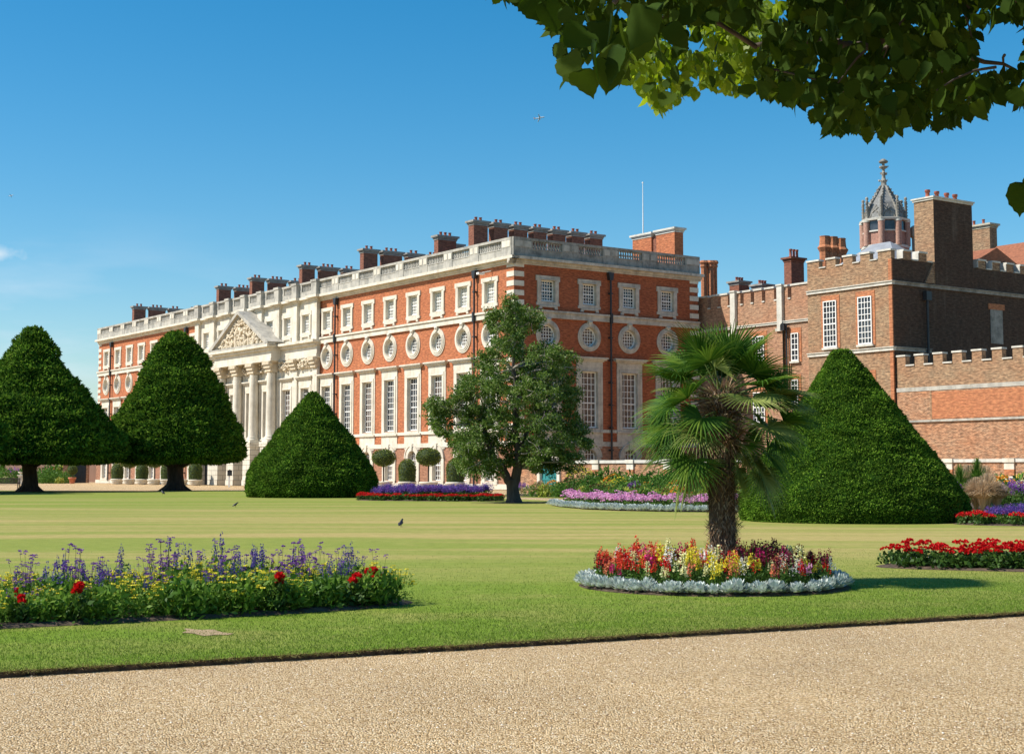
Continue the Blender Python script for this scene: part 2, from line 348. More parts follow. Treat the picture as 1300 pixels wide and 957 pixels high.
# bands, cornice, quoins
def trim(f, ln, spans, mat_end):
    for a0, a1 in spans:
        st = MB()
        st.box(a0, a1, -.1, .22, 16.34, 16.86); st.box(a0, a1, -.1, .36, 16.86, 17.05)
        st.box(a0, a1, -.1, .085, 4.13, 4.58); st.box(a0, a1, -.1, .10, 5.46, 5.76)
        st.box(a0, a1, -.1, .12, 0, .5)
        st.mapped(f).build('string_course', M['stone'] if f is fE else mat_end, palace)
trim(fE, EL, [(-.36, CE0), (CE1, EL)], None); trim(fS, SL, [(-.222, SL)], M['stone_park_shaded'])
def cornice(f, a0, a1, extra=()):
    c = MB(); n0 = -.1
    for lo, hi, pr in ((21.28, 21.45, .14), (21.45, 21.7, .32), (21.7, 21.97, .74)):
        c.box(a0-(pr if f is fE and a0 == 0 else 0), a1, n0, pr, lo, hi)
    for e0, e1, q in extra:
        for lo, hi, pr in ((21.29, 21.46, .14), (21.46, 21.71, .32), (21.71, 21.98, .74)):
            c.box(e0-pr, e1+pr, n0, pr+q, lo, hi)
    c.mapped(f).build('cornice', M['stone'] if f is fE else M['stone_park_shaded'], palace)
Pil = [38.95, 43.93, 48.6, 53.35, 58.05, 62.7, 67.45, 72.4]
cornice(fE, 0, EL, [(p-.62, p+.62, .42) for p in Pil]); cornice(fS, -.739, SL+.3)
qb = MB()
for z in np.arange(4.8, 21.2, .9):
    if 16.2 < z+.5 and z < 17.1: continue
    w = 1.14
    qb.add([(-.06, -.06, z), (w, -.06, z), (w, .01, z), (.01, .01, z), (.01, w, z), (-.06, w, z)]+[(-.06, -.06, z+.5), (w, -.06, z+.5), (w, .01, z+.5), (.01, .01, z+.5), (.01, w, z+.5), (-.06, w, z+.5)],
           [(0, 1, 2, 3), (0, 3, 4, 5), (6, 7, 8, 9), (6, 9, 10, 11)]+[(i, (i+1) % 6, 6+(i+1) % 6, 6+i) for i in range(6)])
    qb.box(SL-w, SL+.05, -.06, .3, z, z+.5); qb.box(-.06, .3, EL-w, EL+.06, z, z+.5)
qb.build('quoins', M['stone'], palace)

# white stone aprons below the tall windows (the brick squares show between them)
def aprons(f, cs):
    mb = MB()
    for c in cs:
        mb.box(c-1.62, c+1.62, -.1, .07, 4.58, 5.46)
    mb.mapped(f).build('window_aprons', M['stone'] if f is fE else M['stone_park_shaded'], palace)
aprons(fE, [c for i, c in enumerate(Ebays) if not isc(i)]); aprons(fS, Sbays)

# ---- windows, each built once and copied
def sash(wd, h, nc, nr, y=.28, t=.055, fr=.1, z0=0.0, meet=True):
    mb = MB(); x = wd/2
    mb.box(-x, -x+fr, y-.03, y+.06, z0, z0+h); mb.box(x-fr, x, y-.03, y+.06, z0, z0+h)
    mb.box(-x+fr, x-fr, y-.03, y+.06, z0, z0+fr*1.3); mb.box(-x+fr, x-fr, y-.03, y+.06, z0+h-fr, z0+h)
    iw = wd-2*fr
    for k in range(1, nc): xx = -x+fr+iw*k/nc; mb.box(xx-t/2, xx+t/2, y, y+.04, z0+fr, z0+h-fr)
    for k in range(1, nr):
        zz = z0+h*k/nr; tt = t*1.9 if meet and k == nr//2 else t
        mb.box(-x+fr, x-fr, y-.012, y+.028, zz-tt/2, zz+tt/2)
    return mb
def pane_rect(wd, h, y=.33, z0=0):
    mb = MB(); mb.add([(-wd/2, y, z0), (wd/2, y, z0), (wd/2, y, z0+h), (-wd/2, y, z0+h)], [(0, 1, 2, 3)]); return mb
def frame_rect(w, h, bw, pr, dep=.36, ears=0, eh=.5, sill=.0):
    mb = MB(); x = w/2
    mb.box(-x-bw, -x, -pr, dep, -bw*.2, h); mb.box(x, x+bw, -pr, dep, -bw*.2, h)
    mb.box(-x-bw, x+bw, -pr, dep, h, h+bw); mb.box(-x-bw, x+bw, -pr, dep, -bw-.02, -bw*.2)
    mb.box(-x-.01, x+.01, .1, dep, -bw*.2-.01, .0)
    if ears:
        for s in (-1, 1):
            mb.box(s*(x+bw), s*(x+bw+ears), -pr+.004, 0.05, h+bw-eh, h+bw-.003)
            mb.box(s*(x+bw), s*(x+bw+ears*.7), -pr+.004, 0.05, -bw-.018, -bw+eh*.5)
    mb.box(-x-bw*.45, x+bw*.45, -pr-.05, -pr+.02, h+.02, h+bw*.3)
    return mb
# upper square window
u_sur = frame_rect(1.7, 2.0, .42, .13, ears=.16)
u_sur.box(-1.05, 1.05, -.2, .0, -.6, -.44)
for s in (-1, 1): u_sur.box(s*.75, s*1.1, -.18, 0, -.78, -.6)
# round window with key at the top
r_sur = MB(); r_sur.ringxz(0, 0, .93, 1.25, -.16, .36, 36); r_sur.ringxz(0, 0, 1.25, 1.41, -.1, .1, 36)
r_sur.ringxz(0, 0, 1.0, 1.1, -.21, -.14, 36); r_sur.prism([(-.17, 1.05), (.17, 1.05), (.26, 1.58), (-.26, 1.58)], -.3, .05)
r_sur.lathe(0, -.22, [(1.28, .05), (1.36, .2), (1.5, .2), (1.6, .06)], 8)
def round_sash(R=.95, n=6, y=.28, t=.055):
    mb = MB(); mb.ringxz(0, 0, R-.12, R, y-.03, y+.05, 32)
    for k in range(1, n):
        q = -R+2*R*k/n; h = math.sqrt(max(0, (R-.06)**2-q*q))
        mb.box(q-t/2, q+t/2, y, y+.03, -h, h); mb.box(-h, h, y-.01, y+.02, q-t/2, q+t/2)
    return mb
def disc(R, y): 
    mb = MB(); mb.add([(R*math.cos(2*math.pi*k/28), y, R*math.sin(2*math.pi*k/28)) for k in range(28)], [tuple(range(28))]); return mb
# tall window of the main storey
def tall_surround(bw2=True):
    mb = frame_rect(2.0, 5.45, .34, .14, ears=0)
    if bw2:
        for s in (-1, 1): mb.box(s*1.34, s*1.62, -.08, .05, -.3, 6.45)
        mb.box(-1.62, 1.62, -.1, .05, 5.8, 6.45)
    mb.box(-1.72, 1.72, -.2, .05, 6.45, 6.58); mb.box(-1.95, 1.95, -.38, .05, 6.58, 6.72); mb.box(-2.08, 2.08, -.5, .05, 6.72, 6.86)
    mb.box(-1.72, 1.72, -.24, .05, -.47, -.3)
    return mb
t_sur = tall_surround()
# arched ground window
g_sur = MB()
for s in (-1, 1): g_sur.box(s*.8, s*1.36, -.12, .36, -.3, 2.45)
g_sur.ringxz(0, 2.3, .8, 1.28, -.15, .36, 20, 0, math.pi); g_sur.ringxz(0, 2.3, 1.28, 1.42, -.22, .04, 20, 0, math.pi)
g_sur.box(-1.36, 1.36, -.16, .36, -.34, 0); g_sur.prism([(-.15, 3.05), (.15, 3.05), (.24, 3.78), (-.24, 3.78)], -.28, .02)
g_sur.box(-1.5, 1.5, -.10, .04, 3.2, 3.34)
meshes = {
 'window_upper': (u_sur.mesh('window_surround', [M['stone']]), sash(1.7, 2.0, 5, 6).mesh('sash_bars', [M['white_paint']]), pane_rect(1.7, 2.0).mesh('pane', [M['blind']])),
 'window_round': (r_sur.mesh('round_surround', [M['stone']]), round_sash().mesh('round_sash_bars', [M['white_paint']]), disc(.94, .33).mesh('round_pane', [M['curtain']])),
 'window_tall': (t_sur.mesh('tall_surround', [M['stone']]), sash(2.0, 5.45, 4, 9).mesh('tall_sash_bars', [M['white_paint']]), pane_rect(2.0, 5.45).mesh('tall_pane', [M['glass']])),
 'window_ground': (g_sur.mesh('arched_surround', [M['stone']]), sash(1.6, 3.15, 4, 6).mesh('ground_sash_bars', [M['white_paint']]), pane_rect(1.62, 3.15).mesh('ground_pane', [M['curtain']])),
}
pane_dark = {k: v[2].copy() for k, v in meshes.items()}
for v in pane_dark.values(): v.materials[0] = M['glass']
sur_park = {k: v[0].copy() for k, v in meshes.items()}
for v in sur_park.values(): v.materials[0] = M['stone_park_shaded']
pane_cur = meshes['window_tall'][2].copy(); pane_cur.materials[0] = M['curtain']
NAMES = {'window_upper': 'square_window', 'window_round': 'round_window', 'window_tall': 'tall_sash_window', 'window_ground': 'arched_window'}
def window(kind, a, z, side, n=0.0, pane=None, parent=None):
    s, b, g = meshes[kind]
    loc, rz = ((-n, a, z), -math.pi/2) if side == 'E' else ((a, -n, z), 0)
    w = link(NAMES[kind], s if side == 'E' else sur_park[kind], parent or palace, loc, rz)
    link('glazing_bars', b, w); link('pane', pane or g, w); return w
for side, bays in (('E', Ebays), ('S', Sbays)):
    for i, c in enumerate(bays):
        cen = side == 'E' and isc(i); n = .25 if cen else 0
        if cen and 10 <= i <= 12: n = .5
        window('window_upper', c, 17.95, side, .25 if cen else n, pane_dark['window_upper'] if side == 'S' else None)
        if not cen: window('window_round', c, 14.75, side, n, pane_dark['window_round'] if (i*7) % 3 == 0 else None)
        window('window_tall', c, 5.92, side, n, pane_cur if side == 'S' or i in (2, 5, 9, 13, 17) else None)
        if not cen: window('window_ground', c, .75, side, n)

# downpipes
for f, a in ((fE, T0+DT*.5), (fE, T0+DT*6.5), (fE, T0+DT*15.5), (fE, T0+DT*21.5), (fS, S0+DS*1.5)):
    mb = MB(); n = .24 if f is fE else .24
    mb.prism([(a-.32, 21.25), (a+.32, 21.25), (a+.2, 20.5), (a-.2, 20.5)], .02, .45)
    mb.lathe(a, .3, [(.3, .1), (20.6, .1)], 8)
    for z in np.arange(1.5, 20, 2.2): mb.box(a-.16, a+.16, .02, .42, z, z+.14)
    mb.box(a-.13, a+.13, .25, .5, 16.2, 17.2)
    mb.mapped(f).build('downpipe', M['black_iron'], palace)

# ---- balustrade, bay by bay
def baluster_mesh():
    mb = MB(); mb.lathe(0, 0, [(0, .11), (.08, .11), (.1, .06), (.28, .13), (.42, .1), (.58, .055), (.68, .1), (.72, .11), (.82, .11)], 8, cap=False); return mb
bm = baluster_mesh()
def balustrade(f, a0, a1, piers, n, mat, pier_n=None):
    mb = MB(); d0, d1 = n-.38, n
    mb.box(a0, a1, d0, d1, 21.97, 22.72); mb.box(a0, a1, d0-.04, d1+.06, 23.56, 23.8)
    mb.box(a0, a1, d0, d1+.04, 22.72, 22.8)
    open_ = []; last = a0
    for p0, p1 in piers:
        if p0 > last+.3: open_.append((last, p0))
        mb.box(p0, p1, d0-.03, d1+.05, 22.8, 23.56); mb.box(p0+.004, p1-.004, d0-.03, d1+.05, 21.974, 22.716)
        mb.box(p0+.13, p1-.13, d1+.05, d1+.085, 22.9, 23.48, 1)
        last = p1
    if a1 > last+.3: open_.append((last, a1))
    for q0, q1 in open_:
        k = max(2, int((q1-q0)/.3)); cn = (d0+d1)/2
        for j in range(k):
            x = q0+(q1-q0)*(j+.5)/k
            mb.add([(vx+x, vy+cn, vz*.93+22.8) for vx, vy, vz in bm.v], bm.f, 0, True)
    mb.mapped(f).build('balustrade', [mat, M['stone'] if f is fE else M['stone_grey']], palace)
edges = [0]+[T0+DT*(i+.5) for i in range(22)]+[EL]
for i in range(23):
    a0, a1 = edges[i], edges[i+1]
    if isc(i):
        continue
    pr = [(a0, a0+.78), (a1-.78, a1)]
    if i == 0: pr = [(0, 1.6), (a1-.78, a1)]
    if i == 22: pr = [(a0, a0+.78), (a1-1.6, a1)]
    balustrade(fE, a0+.002, a1-.002, pr, .3, M['stone_grey'])
e2 = [-.302]+[S0+DS*(i+.5) for i in range(3)]+[SL]
for i in range(4):
    a0, a1 = e2[i], e2[i+1]
    pr = [(a0+(0.002 if i else 0), a0+(1.0 if i else 2.2)), (a1-(1.0 if i < 3 else 2.0), a1)]
    balustrade(fS, a0, a1-.002, pr, .3, M['stone_dark'])  # darker stone deepens the shade on the unlit park side
# stone centre: its balustrade steps forward over every pilaster
mb = MB()
cc = sorted(Pil)
for i in range(7):
    a0, a1 = cc[i]+.62, cc[i+1]-.62
    mb.box(a0, a1, -.1, .28, 21.99, 22.72); mb.box(a0, a1, -.12, .34, 23.56, 23.8)
    mb.box(a0, a0+.6, -.1, .3, 22.72, 23.56); mb.box(a1-.6, a1, -.1, .3, 22.72, 23.56)
    k = 7
    for j in range(k):
        x = a0+.6+(a1-a0-1.2)*(j+.5)/k
        mb.add([(vx+x, vy+.1, vz*.93+22.78) for vx, vy, vz in bm.v], bm.f, 0, True)
for p in cc:
    mb.box(p-.62, p+.62, -.1, .74, 21.995, 23.56); mb.box(p-.68, p+.68, -.14, .82, 23.56, 23.84)
    mb.box(p-.68, p+.68, -.12, .8, 21.99, 22.2)
mb.mapped(fE).build('centre_balustrade', M['stone_grey'], palace)

# ---- stone centre
mb = MB(); hs = []
for i in range(8, 15):
    c = Ebays[i]; hs += [(c-.9, c+.9, 17.9, 20.0), (c-1.02, c+1.02, 5.9, 11.4)]
wallgrid(mb, CE1, 5.2, 21.99, hs, .25, CE0)
mb.box(CE0, CE0+.02, 0, .25, 5.2, 22); mb.box(CE1-.02, CE1, 0, .25, 5.2, 22)
mb.mapped(fE).build('stone_wall', M['stone'], palace)
mb = MB(); hs = []
for i in (10, 11, 12): c = Ebays[i]; hs.append((c-1.02, c+1.02, 5.9, 11.4))
wallgrid(mb, 64.0, 5.2, 15.0, hs, .5, 47.4); mb.box(47.38, 47.4, .2, .5, 5.2, 15); mb.box(64, 64.02, .2, .5, 5.2, 15)
mb.mapped(fE).build('portico_wall', M['stone'], palace)
# rusticated ground storey with arched openings
mb = MB(); dk = MB()
mb.box(CE0, CE1, -.1, .3, 4.6, 5.2); mb.box(CE0-.05, CE1+.05, -.1, .42, 5.0, 5.3)
for i in range(8, 15):
    c = Ebays[i]; e0, e1 = c-DT/2, c+DT/2; n = .3 if not 10 <= i <= 12 else .8
    r = 1.05; zc = 2.9
    for s0, s1 in ((e0, c-r), (c+r, e1)): mb.box(s0, s1, -.6, n, 0, zc)
    A = [(c+r*math.cos(t), zc+r*math.sin(t)) for t in np.linspace(0, math.pi, 13)]
    mb.prism([(e0, zc), (e0, 4.6), (c, 4.6), (c, zc+r)]+A[7:], -.6, n); mb.prism([(e1, zc), (c+r, zc)]+A[1:7]+[(c, 4.6), (e1, 4.6)], -.6, n)
    dk.box(c-r-.05, c+r+.05, -.45, -.3, 0, zc+r)
    for k in range(5): dk.box(c-r+.05+k*.5, c-r+.1+k*.5, -.3, -.24, 0, zc+r*.6)
mb.box(47.4, 64.0, .3, .8, 4.6, 5.2)
mb.mapped(fE).build('rusticated_ground_storey', M['stone_course'], palace)
dk.mapped(fE).build('dark_arched_gate', M['black_iron'], palace)
cols = [48.6, 53.35, 58.05, 62.7]
for p in cols:                                   # pedestals
    mb = MB(); mb.box(p-1.0, p+1.0, .7, 2.1, 0, 4.7); mb.box(p-1.1, p+1.1, .6, 2.2, 4.7, 5.25); mb.box(p-1.08, p+1.08, .6, 2.18, 0, .7)
    mb.mapped(fE).build('column_pedestal', M['stone_course'], palace)
def lumps(mb, n, region, size, mi=0):
    for _ in range(n):
        x, y, z = region(); s = size*random.uniform(.6, 1.4); R = Matrix.Rotation(random.uniform(0, 6.28), 3, Vector(rnd(1)[0]))
        pts = [Vector(q) for q in ((1, 0, 0), (-1, 0, 0), (0, 1, 0), (0, -1, 0), (0, 0, 1), (0, 0, -1))]
        pts = [R @ Vector((p.x*s*random.uniform(.5, 1.2), p.y*s*random.uniform(.5, 1.1), p.z*s*random.uniform(.6, 1.4)))+Vector((x, y, z)) for p in pts]
        mb.add(pts, [(0, 2, 4), (2, 1, 4), (1, 3, 4), (3, 0, 4), (2, 0, 5), (1, 2, 5), (3, 1, 5), (0, 3, 5)], mi, True)
def capital(mb, p, n, hw, z0=13.55, z1=14.9):
    mb.box(p-hw*.85, p+hw*.85, n-hw, n+hw*.55, z0, z1-.15); mb.box(p-hw*1.35, p+hw*1.35, n-hw, n+hw*1.1, z1-.16, z1)
    for row, zz in enumerate((z0+.1, z0+.5, z0+.9)):
        for k in range(7):
            t = -1+2*k/6.; w = hw*(1+.12*row)
            x = p+t*w; y = n+hw*.6+.12*row
            mb.prism([(x-.1, zz), (x+.1, zz), (x+.12, zz+.3), (x, zz+.42), (x-.12, zz+.3)], y-.1, y+.12+.06*row)
    for s in (-1, 1): mb.ringxz(p+s*hw*1.05, z1-.35, .08, .22, n+hw*.5, n+hw*1.05, 10)
for p in cols:
    mb = MB(); mb.box(p-.78, p+.78, .5, 2.0, 5.25, 5.5)
    prof = [(5.5, .74), (5.62, .78), (5.7, .7), (5.78, .66), (5.86, .72), (5.95, .62)]+[(6+z, .6-.085*(z/7.5)**1.7) for z in np.linspace(0, 7.5, 8)]
    mb.lathe(p, 1.22, prof, 20); col = mb.mapped(fE).build('column', M['stone'], palace)
    mb = MB(); capital(mb, p, 1.22, .62); mb.mapped(fE).build('capital', M['stone_warm'], col)
for p in (38.95, 43.93, 67.45, 72.4):
    mb = MB(); mb.box(p-.55, p+.55, .2, .5, 5.3, 13.55); mb.box(p-.66, p+.66, .2, .6, 5.3, 5.8)
    pil = mb.mapped(fE).build('pilaster', M['stone'], palace)
    mb = MB(); capital(mb, p, .35, .5); mb.mapped(fE).build('capital', M['stone_warm'], pil)
for p in (48.6, 53.35, 58.05, 62.7):             # flat pilasters behind the columns
    mb = MB(); mb.box(p-.6, p+.6, .4, .7, 5.3, 13.55); mb.mapped(fE).build('pilaster', M['stone'], palace)
ped_c = (Pil[0]+Pil[-1])/2
for i in range(7):                               # carved swags between the capitals
    a0, a1 = Pil[i]+.75, Pil[i+1]-.75; n = .25 if (i < 2 or i > 4) else .5; mb = MB()
    lumps(mb, 130, lambda: (random.uniform(a0, a1), n+random.uniform(.05, .4), random.uniform(13.7, 14.85)), .2)
    mb.ringxz((a0+a1)/2, 14.75, .55, .85, n, n+.3, 14, math.pi, 2*math.pi)
    mb.mapped(fE).build('carved_swag', M['stone_warm'], palace)
# entablature and attic strips
mb = MB()
for a0, a1, n in ((CE0-.1, 47.6, .55), (63.8, CE1+.1, .55), (47.6, 63.8, 1.85)):
    mb.box(a0, a1, -.1, n, 14.9, 15.25); mb.box(a0, a1, -.1, n-.06, 15.25, 16.2); mb.box(a0-.1, a1+.1, -.1, n+.25, 16.2, 16.55); mb.box(a0-.35, a1+.35, -.1, n+.65, 16.55, 16.85)
mb.mapped(fE).build('entablature', M['stone'], palace)
mb = MB()
for p in Pil: mb.box(p-.6, p+.6, .2, .62, 16.85, 21.3)
mb.mapped(fE).build('attic_pilasters', M['stone'], palace)
# pediment
pc, hw, zb, zt = 55.7, 8.55, 16.86, 21.55
mb = MB(); mb.prism([(pc-hw+.8, zb), (pc+hw-.8, zb), (pc, zt-.75)], .1, 1.75); ped = mb.mapped(fE).build('pediment', M['stone_warm'], palace)
mb = MB(); mb.box(pc-hw, pc+hw, 1.5, 2.5, zb-.006, zb+.22)
sl = (zt-zb-.3)/hw
for s in (-1, 1):
    for (o0, o1, n0, n1) in ((0, .42, .1, 2.5), (.42, .75, .1, 2.15)):
        mb.prism([(pc+s*hw, zb+.3-o0), (pc, zt-o0), (pc, zt-o1), (pc+s*(hw-o1*1.2), zb+.3-o1*.6-.05)], n0-(.002 if s > 0 else 0), n1)
mb.mapped(fE).build('raking_cornice', M['stone_grey'], ped)
mb = MB()
def intri():
    while True:
        x = random.uniform(-hw+2.0, hw-2.0); z = random.uniform(.25, 3.7)
        if z < (1-abs(x)/(hw-1.9))*3.8: return (pc+x, 1.8+random.uniform(0, .35), zb+z)
lumps(mb, 420, intri, .27)
for k in range(9):                               # seated and standing figures of the relief
    x = pc-5+k*1.25; h = max(.8, 3.0*(1-abs(x-pc)/7)); mb.lathe(x, 1.95, [(zb+.2, .32), (zb+.2+h*.35, .38), (zb+.2+h*.6, .28), (zb+.2+h*.75, .34), (zb+.2+h*.82, .1), (zb+.2+h*.9, .17), (zb+.2+h, .1)], 8)
mb.mapped(fE).build('carved_relief', M['stone_warm'], ped)

# ---- chimneys
def chimney(parent, x0, x1, y0, y1, z0, z1, mat, capm, pots=2, along='x', cap=True, off=(0, 0, 0), potm=None, poth=.42):
    mb = MB(); mb.box(x0, x1, y0, y1, z0, z1-.35)
    ch = mb.build('chimney', mat, parent, off)
    mb = MB()
    if cap:
        mb.box(x0-.06, x1+.06, y0-.06, y1+.06, z1-.5, z1-.38); mb.box(x0-.12, x1+.12, y0-.12, y1+.12, z1-.35, z1-.2); mb.box(x0-.26, x1+.26, y0-.26, y1+.26, z1-.2, z1)
        mb.build('chimney_cap', capm, ch)
    for k in range(pots):
        t = (k+1)/(pots+1); mb = MB()
        px = x0+(x1-x0)*t if along == 'x' else (x0+x1)/2; py = (y0+y1)/2 if along == 'x' else y0+(y1-y0)*t
        mb.lathe(px, py, [(z1-.02, .17), (z1+poth*.15, .19), (z1+poth*.2, .15), (z1+poth*.8, .14), (z1+poth*.85, .18), (z1+poth, .17)], 10)
        mb.build('chimney_pot', potm or M['pot_clay'], ch)
    return ch
BC, SD = M['brick_chimney'], stone('chimney_cap_stone', (.33, .31, .28), (.12, .12, .11), .6, 1.2)
def row(u, v0, widths, gap, th, top, pots):
    v = v0
    for i, w in enumerate(widths):
        chimney(palace, v, v+w, u, u+th, 22.0, top, BC, SD, pots[i % len(pots)]); v += w+gap
row(11.3, 3.0, [1.72]*7, .8, 1.0, 27.3, [2])
row(18.4, 3.2, [2.3], .3, .8, 26.7, [3]); row(22.0, 7.2, [1.5], .3, .8, 26.6, [1])
row(34.3, 3.2, [1.85, 2.5, 2.0, 1.6], .8, .85, 27.2, [2, 3, 2, 2])
row(49.5, 3.2, [1.75, 2.4, 2.0], .8, .8, 27.05, [2, 3, 2]); row(63.6, 3.2, [1.75, 2.4, 2.0], .8, .8, 27.0, [2, 3, 2])
row(74.0, 3.2, [1.8, 2.4], .8, .8, 26.95, [2, 3]); row(104, 2.8, [1.85, 2.5, 2.0], .7, .8, 26.9, [2, 3, 2])
row(84, 3.2, [2.4, 2.4], .6, .8, 24.6, [3, 2])
chimney(palace, 21.9, 23.1, 1.9, 4.8, 22, 27.1, M['brick'], M['coping'], 0); chimney(palace, 21.9, 23.1, 5.6, 8.7, 22, 27.05, M['brick'], M['coping'], 0)
mb = MB(); mb.box(22.1, 22.9, 4.8, 5.6, 22, 26.6); mb.build('chimney', BC, palace)
# small white lamp box under the cornice
mb = MB(); mb.tube([(-.1, 3.7, 20.95), (-1.0, 3.9, 20.75)], [.05, .05], 6); mb.box(-1.5, -.8, 3.75, 4.15, 20.55, 20.75); mb.build('cornice_lamp', M['white_paint'], palace)
mb = MB(); mb.lathe(0, 0, [(0, .09), (7, .06), (11.3, .03)], 8); mb.lathe(0, 0, [(11.3, .03), (11.4, .11), (11.5, .03)], 8)
_fp = at_depth(816.5, 300, 163); o = mb.build('flagpole', M['white_paint'], None, (_fp.x, _fp.y, 22.1)); tag(o, 'slender bare white flagpole on the palace roof beside the wide chimney', 'flagpole')

# ================================================================ TUDOR BUILDINGS (frame of the palace)
def wallbox(mb, v0, v1, u0, u1, z0, z1): mb.box(v0, v1, u0, u1, z0, z1)
rng = thing('battlemented_range', W(24.2, -8), TH, 'red brick range with battlements and stone strips between the palace and the brown tower', 'building')
def inr(mb, name, mat, base, parent): mb.v = [(x-base[0], y-base[1], z) for x, y, z in mb.v]; return mb.build(name, mat, parent)
B = (24.2, -8)
mb = MB(); mb.box(24.2, 36, -16.7, 6, 0, 18.36); inr(mb, 'wall', M['brick_range'], B, rng)
mb = MB(); cp = MB()
gaps = [-.75, -2.25, -3.75, -5.57, -7.06, -8.62, -10.3, -12.15]
ed = [2.0]+[g for g in gaps]+[-16.7]
for i in range(len(ed)-1):
    hi = ed[i]-(.24 if i else 0); lo = ed[i+1]+(.24 if i < len(ed)-2 else 0)
    mb.box(24.22, 24.75, lo, hi, 18.36, 19.62); cp.box(24.1, 24.87, lo-.06, hi+.06, 19.62, 19.8)
for g in gaps: cp.box(24.1, 24.87, g-.18, g+.18, 18.364, 18.5)
inr(mb, 'battlements', M['brick_range'], B, rng); inr(cp, 'coping', M['coping'], B, rng)
cp = MB(); cp.box(24.02, 24.3, -16.6, 3, 16.02, 16.2); cp.box(23.95, 24.3, -16.6, 3, 16.2, 16.28)
for a in (-4.5, -11.04): cp.box(23.88, 24.3, a-.34, a+.34, 15.6, 19.75); cp.box(23.8, 24.3, a-.4, a+.4, 19.75, 19.9); cp.box(23.8, 24.3, a-.5, a+.5, 15.3, 15.6)
inr(cp, 'stone_strips', M['coping'], B, rng)
mb = MB(); mb.box(24.0, 24.3, -11.5, -10.6, 0, 15.3); inr(mb, 'buttress', M['brick_range'], B, rng)
mb = MB(); mb.lathe(23.7, -11.75, [(0, .1), (15.4, .1), (15.4, .22), (16, .25)], 8); mb.lathe(23.8, -12.05, [(0, .08), (15.9, .08)], 8); mb.box(23.5, 23.95, -12.0, -11.5, 15.3, 15.9); inr(mb, 'downpipe', M['black_iron'], B, rng)
def tudor_window(parent, base, u, z, w, h, nc, nr, vface, lint=True, lv=.0):
    """sash window on a garden-facing wall: surround flush orange brick, white sash, glass"""
    r = MB(); e = .12
    r.box(-w/2-.32, -w/2, -.02, .2, -.1, h+.5); r.box(w/2, w/2+.32, -.02, .2, -.1, h+.5); r.box(-w/2, w/2, -.02, .2, h, h+.5)
    o = r.build('sash_window', M['brick_orange'], parent, (vface-base[0]-.03, u-base[1], z), -math.pi/2)
    s = sash(w, h, nc, nr, y=-.10, t=.06, fr=.09); s.build('glazing_bars', M['white_paint'], o)
    pane_rect(w, h, y=-.035).build('pane', M['glass'], o)
    q = MB(); q.box(-w/2-.15, w/2+.15, -.22, .05, -.2, -.02); q.build('sill', M['coping'], o)
    return o
tudor_window(rng, B, -7.9, 12.6, 1.6, 2.45, 4, 6, 24.2); tudor_window(rng, B, -12.85, 12.3, .95, 2.7, 2, 5, 24.2); tudor_window(rng, B, -12.75, 8.2, .9, 2.3, 2, 4, 24.2)
tudor_window(rng, B, -7.9, 6.5, 1.6, 3.0, 4, 6, 24.2); tudor_window(rng, B, -2.4, 12.6, 1.4, 2.4, 4, 6, 24.2)
mb = MB(); mb.box(-.6, .6, -.1, .2, 0, 1.0); mb.prism([(-.7, 1.0), (.7, 1.0), (0, 1.5)], -.15, .25); dm = mb.build('roof_dormer', M['white_paint'], rng, (24.4-B[0], 2.0-B[1]+.3, 19.8), -math.pi/2)
mb = MB(); mb.prism([(25.0, 18.4), (31, 22.6), (37, 18.4)], -16, 6); mb.v = [(x-B[0], y-B[1], z) for x, y, z in mb.v]; mb.build('roof', M['slate'], rng, (0, 0, -1.6))
def rc(px0, px1, pytop, Y, th, z0, pots, mat, capm, poth=.5, ratio=.6, cap=True):
    """chimney of the ranges: lit narrow side from px0, dark side up to px1"""
    p = at_depth(px0, pytop, Y); q = at_depth(px1, pytop, Y); w = (q.x-p.x)
    v, u = to_frame(p); lw = w*ratio/CT; tw = w*(1-ratio)/ST
    # near corner lies to the right of px0 by the lit side
    nx = p.x+w*(1-ratio); v, u = to_frame((nx, Y-.0))
    chimney(rng, v-B[0], v-B[0]+lw, u-B[1], u-B[1]+tw, z0, p.z, mat, capm, pots, poth=poth, cap=cap)
rc(928, 953, 356, 172, 1, 17, 3, BC, SD); rc(957, 983, 360, 166, 1, 17, 3, BC, SD)
rc(997, 1023, 326, 160, 1, 17, 3, BC, M['brick_chimney'], poth=.95, ratio=.72)
for k in range(4):                               # cluster of round moulded shafts
    p = at_depth(893.5+k*4.3, 331, 174+1.0*(k % 2)); v, u = to_frame(p); mb = MB(); r = .36
    mb.lathe(v-B[0], u-B[1], [(17, .5), (19, .5), (19.2, r), (p.z-.9, r), (p.z-.7, .46), (p.z-.5, .4), (p.z-.25, .55), (p.z, .42)], 8, smooth=False)
    mb.build('round_chimney_shaft', M['brick_orange'], rng)
for k, (px, dy) in enumerate(((1047, 0), (1057, 1), (1067, 3))):
    p = at_depth(px, 300+dy, 165); v, u = to_frame(p); mb = MB()
    mb.lathe(v-B[0], u-B[1], [(16, .8), (p.z-1.8, .6), (p.z-1.3, .85), (p.z-1.0, .62), (p.z-.2, .55), (p.z, .6)], 8, smooth=False); mb.build('octagonal_chimney_shaft', M['brick_orange'], rng)

